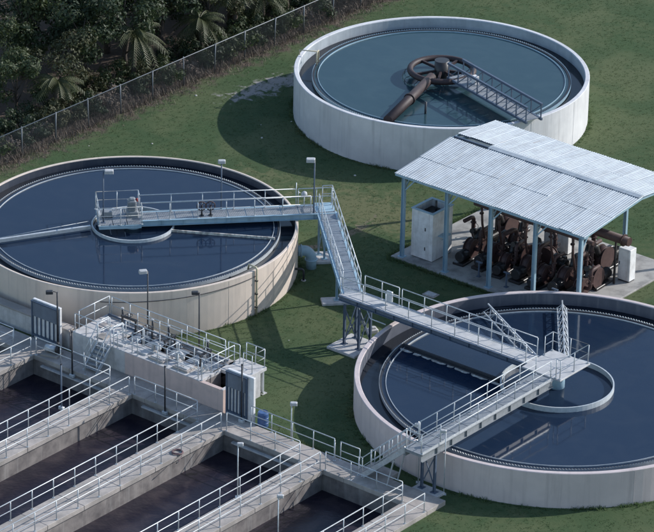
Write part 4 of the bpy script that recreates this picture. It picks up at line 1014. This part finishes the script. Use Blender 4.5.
# dry weeds and fallen stalks along the fence
mb = MB(); rnd = random.Random(5)
for _ in range(9000):
    u = -26.3 + min(1.6, abs(rnd.gauss(0, .55))) * (1 if rnd.random() > .62 else -1.2); v = rnd.uniform(-12, 46); p = P(u, v, 0)
    a = rnd.uniform(0, 6.28); h = rnd.uniform(.12, .75) * (1 if u < -26 else .45); lean = rnd.uniform(.1, 1.2)
    d = Vector((math.cos(a), math.sin(a), 0)); s = Vector((-d.y, d.x, 0)) * .012; tip = p + d * h * math.sin(lean) + Vector((0, 0, h * math.cos(lean)))
    mid = p.lerp(tip, .55) + Vector((0, 0, .05)); mb.add([p - s, p + s, mid + s, mid - s, tip], [(0, 1, 2, 3), (3, 2, 4)])
tag(obj('dry_weeds', mb, 'dry_brush'), 'dry brown weeds and stalks along the foot of the fence', 'weeds', kind='stuff')

# ------------------------------------------------------------------ grass
mb = MB(); rnd = random.Random(9); made = 0
def blocked(x, y):
    for c, r_ in ((A_C, 9.35), (B_C, 9.1), (C_C, 10.7)):
        if (x - c.x) ** 2 + (y - c.y) ** 2 < r_ * r_: return True
    u = x * CU + y * SU; v = -x * SU + y * CU
    return u < -26.6 or (v < -14.2 and u < 19.3) or (-6.2 < u < 4.6 and -14.3 < v < -11.0) or (-1.1 < u < 12.2 and 7.0 < v < 18.2)
def tuft(x, y, h, lean=.8):
    for _ in range(4):
        a = rnd.uniform(0, 6.28); d = Vector((math.cos(a), math.sin(a), 0)); s = Vector((-d.y, d.x, 0)) * .02
        p = Vector((x, y, 0)) + d * rnd.uniform(0, .08); tip = p + d * h * lean + Vector((0, 0, h)); mb.add([p - s, p + s, tip], [(0, 1, 2)])
for c, r_ in ((A_C, 9.3), (B_C, 9.07), (C_C, 10.66)):      # ragged growth the mower misses along the tank walls
    for _ in range(1500):
        a = rnd.uniform(0, 6.28); q = r_ + .05 + abs(rnd.gauss(0, .13)); x, y = c.x + q * math.cos(a), c.y + q * math.sin(a)
        if not blocked(x, y): tuft(x, y, rnd.uniform(.04, .16) * (.4 + 1.1 * (math.sin(a * 7) * math.sin(a * 17 + 1) > .1)))
for _ in range(3500):
    e_ = rnd.random()
    if e_ < .3: p = P(rnd.uniform(4.6, 14), -14.1 + abs(rnd.gauss(0, .2)))
    elif e_ < .5: p = P(rnd.uniform(-6, 4.5), -11.1 + abs(rnd.gauss(0, .15)))
    elif e_ < .75: p = P(rnd.uniform(-1.1, 12), 7.0 - abs(rnd.gauss(0, .12)))
    else: p = P(-1.1 - abs(rnd.gauss(0, .12)), rnd.uniform(7, 17))
    if not blocked(p.x, p.y): tuft(p.x, p.y, rnd.uniform(.05, .18))
while made < 26000:
    x = rnd.uniform(-24, 24); y = rnd.uniform(-28, 50)
    if blocked(x, y): continue
    made += 1; tuft(x, y, rnd.uniform(.015, .04), 2.2)
tag(obj('grass', mb, 'grass_blade'), 'ragged green grass tufts along the tank walls and lawn', 'grass', kind='stuff')
mb = MB(); rnd = random.Random(31)
for _ in range(70):
    x = rnd.uniform(-16, 14); y = rnd.uniform(-12, 42)
    if blocked(x, y): continue
    s = rnd.uniform(.03, .085); mb.lathe([(0, 0), (s, 0), (s * .8, s * .5), (0, s * .7)], 6, closed=False, c=(x, y))
tag(obj('pale_pebbles', mb, 'pebble'), 'scattered pale pebbles and litter lying in the grass', 'pebbles', kind='stuff')
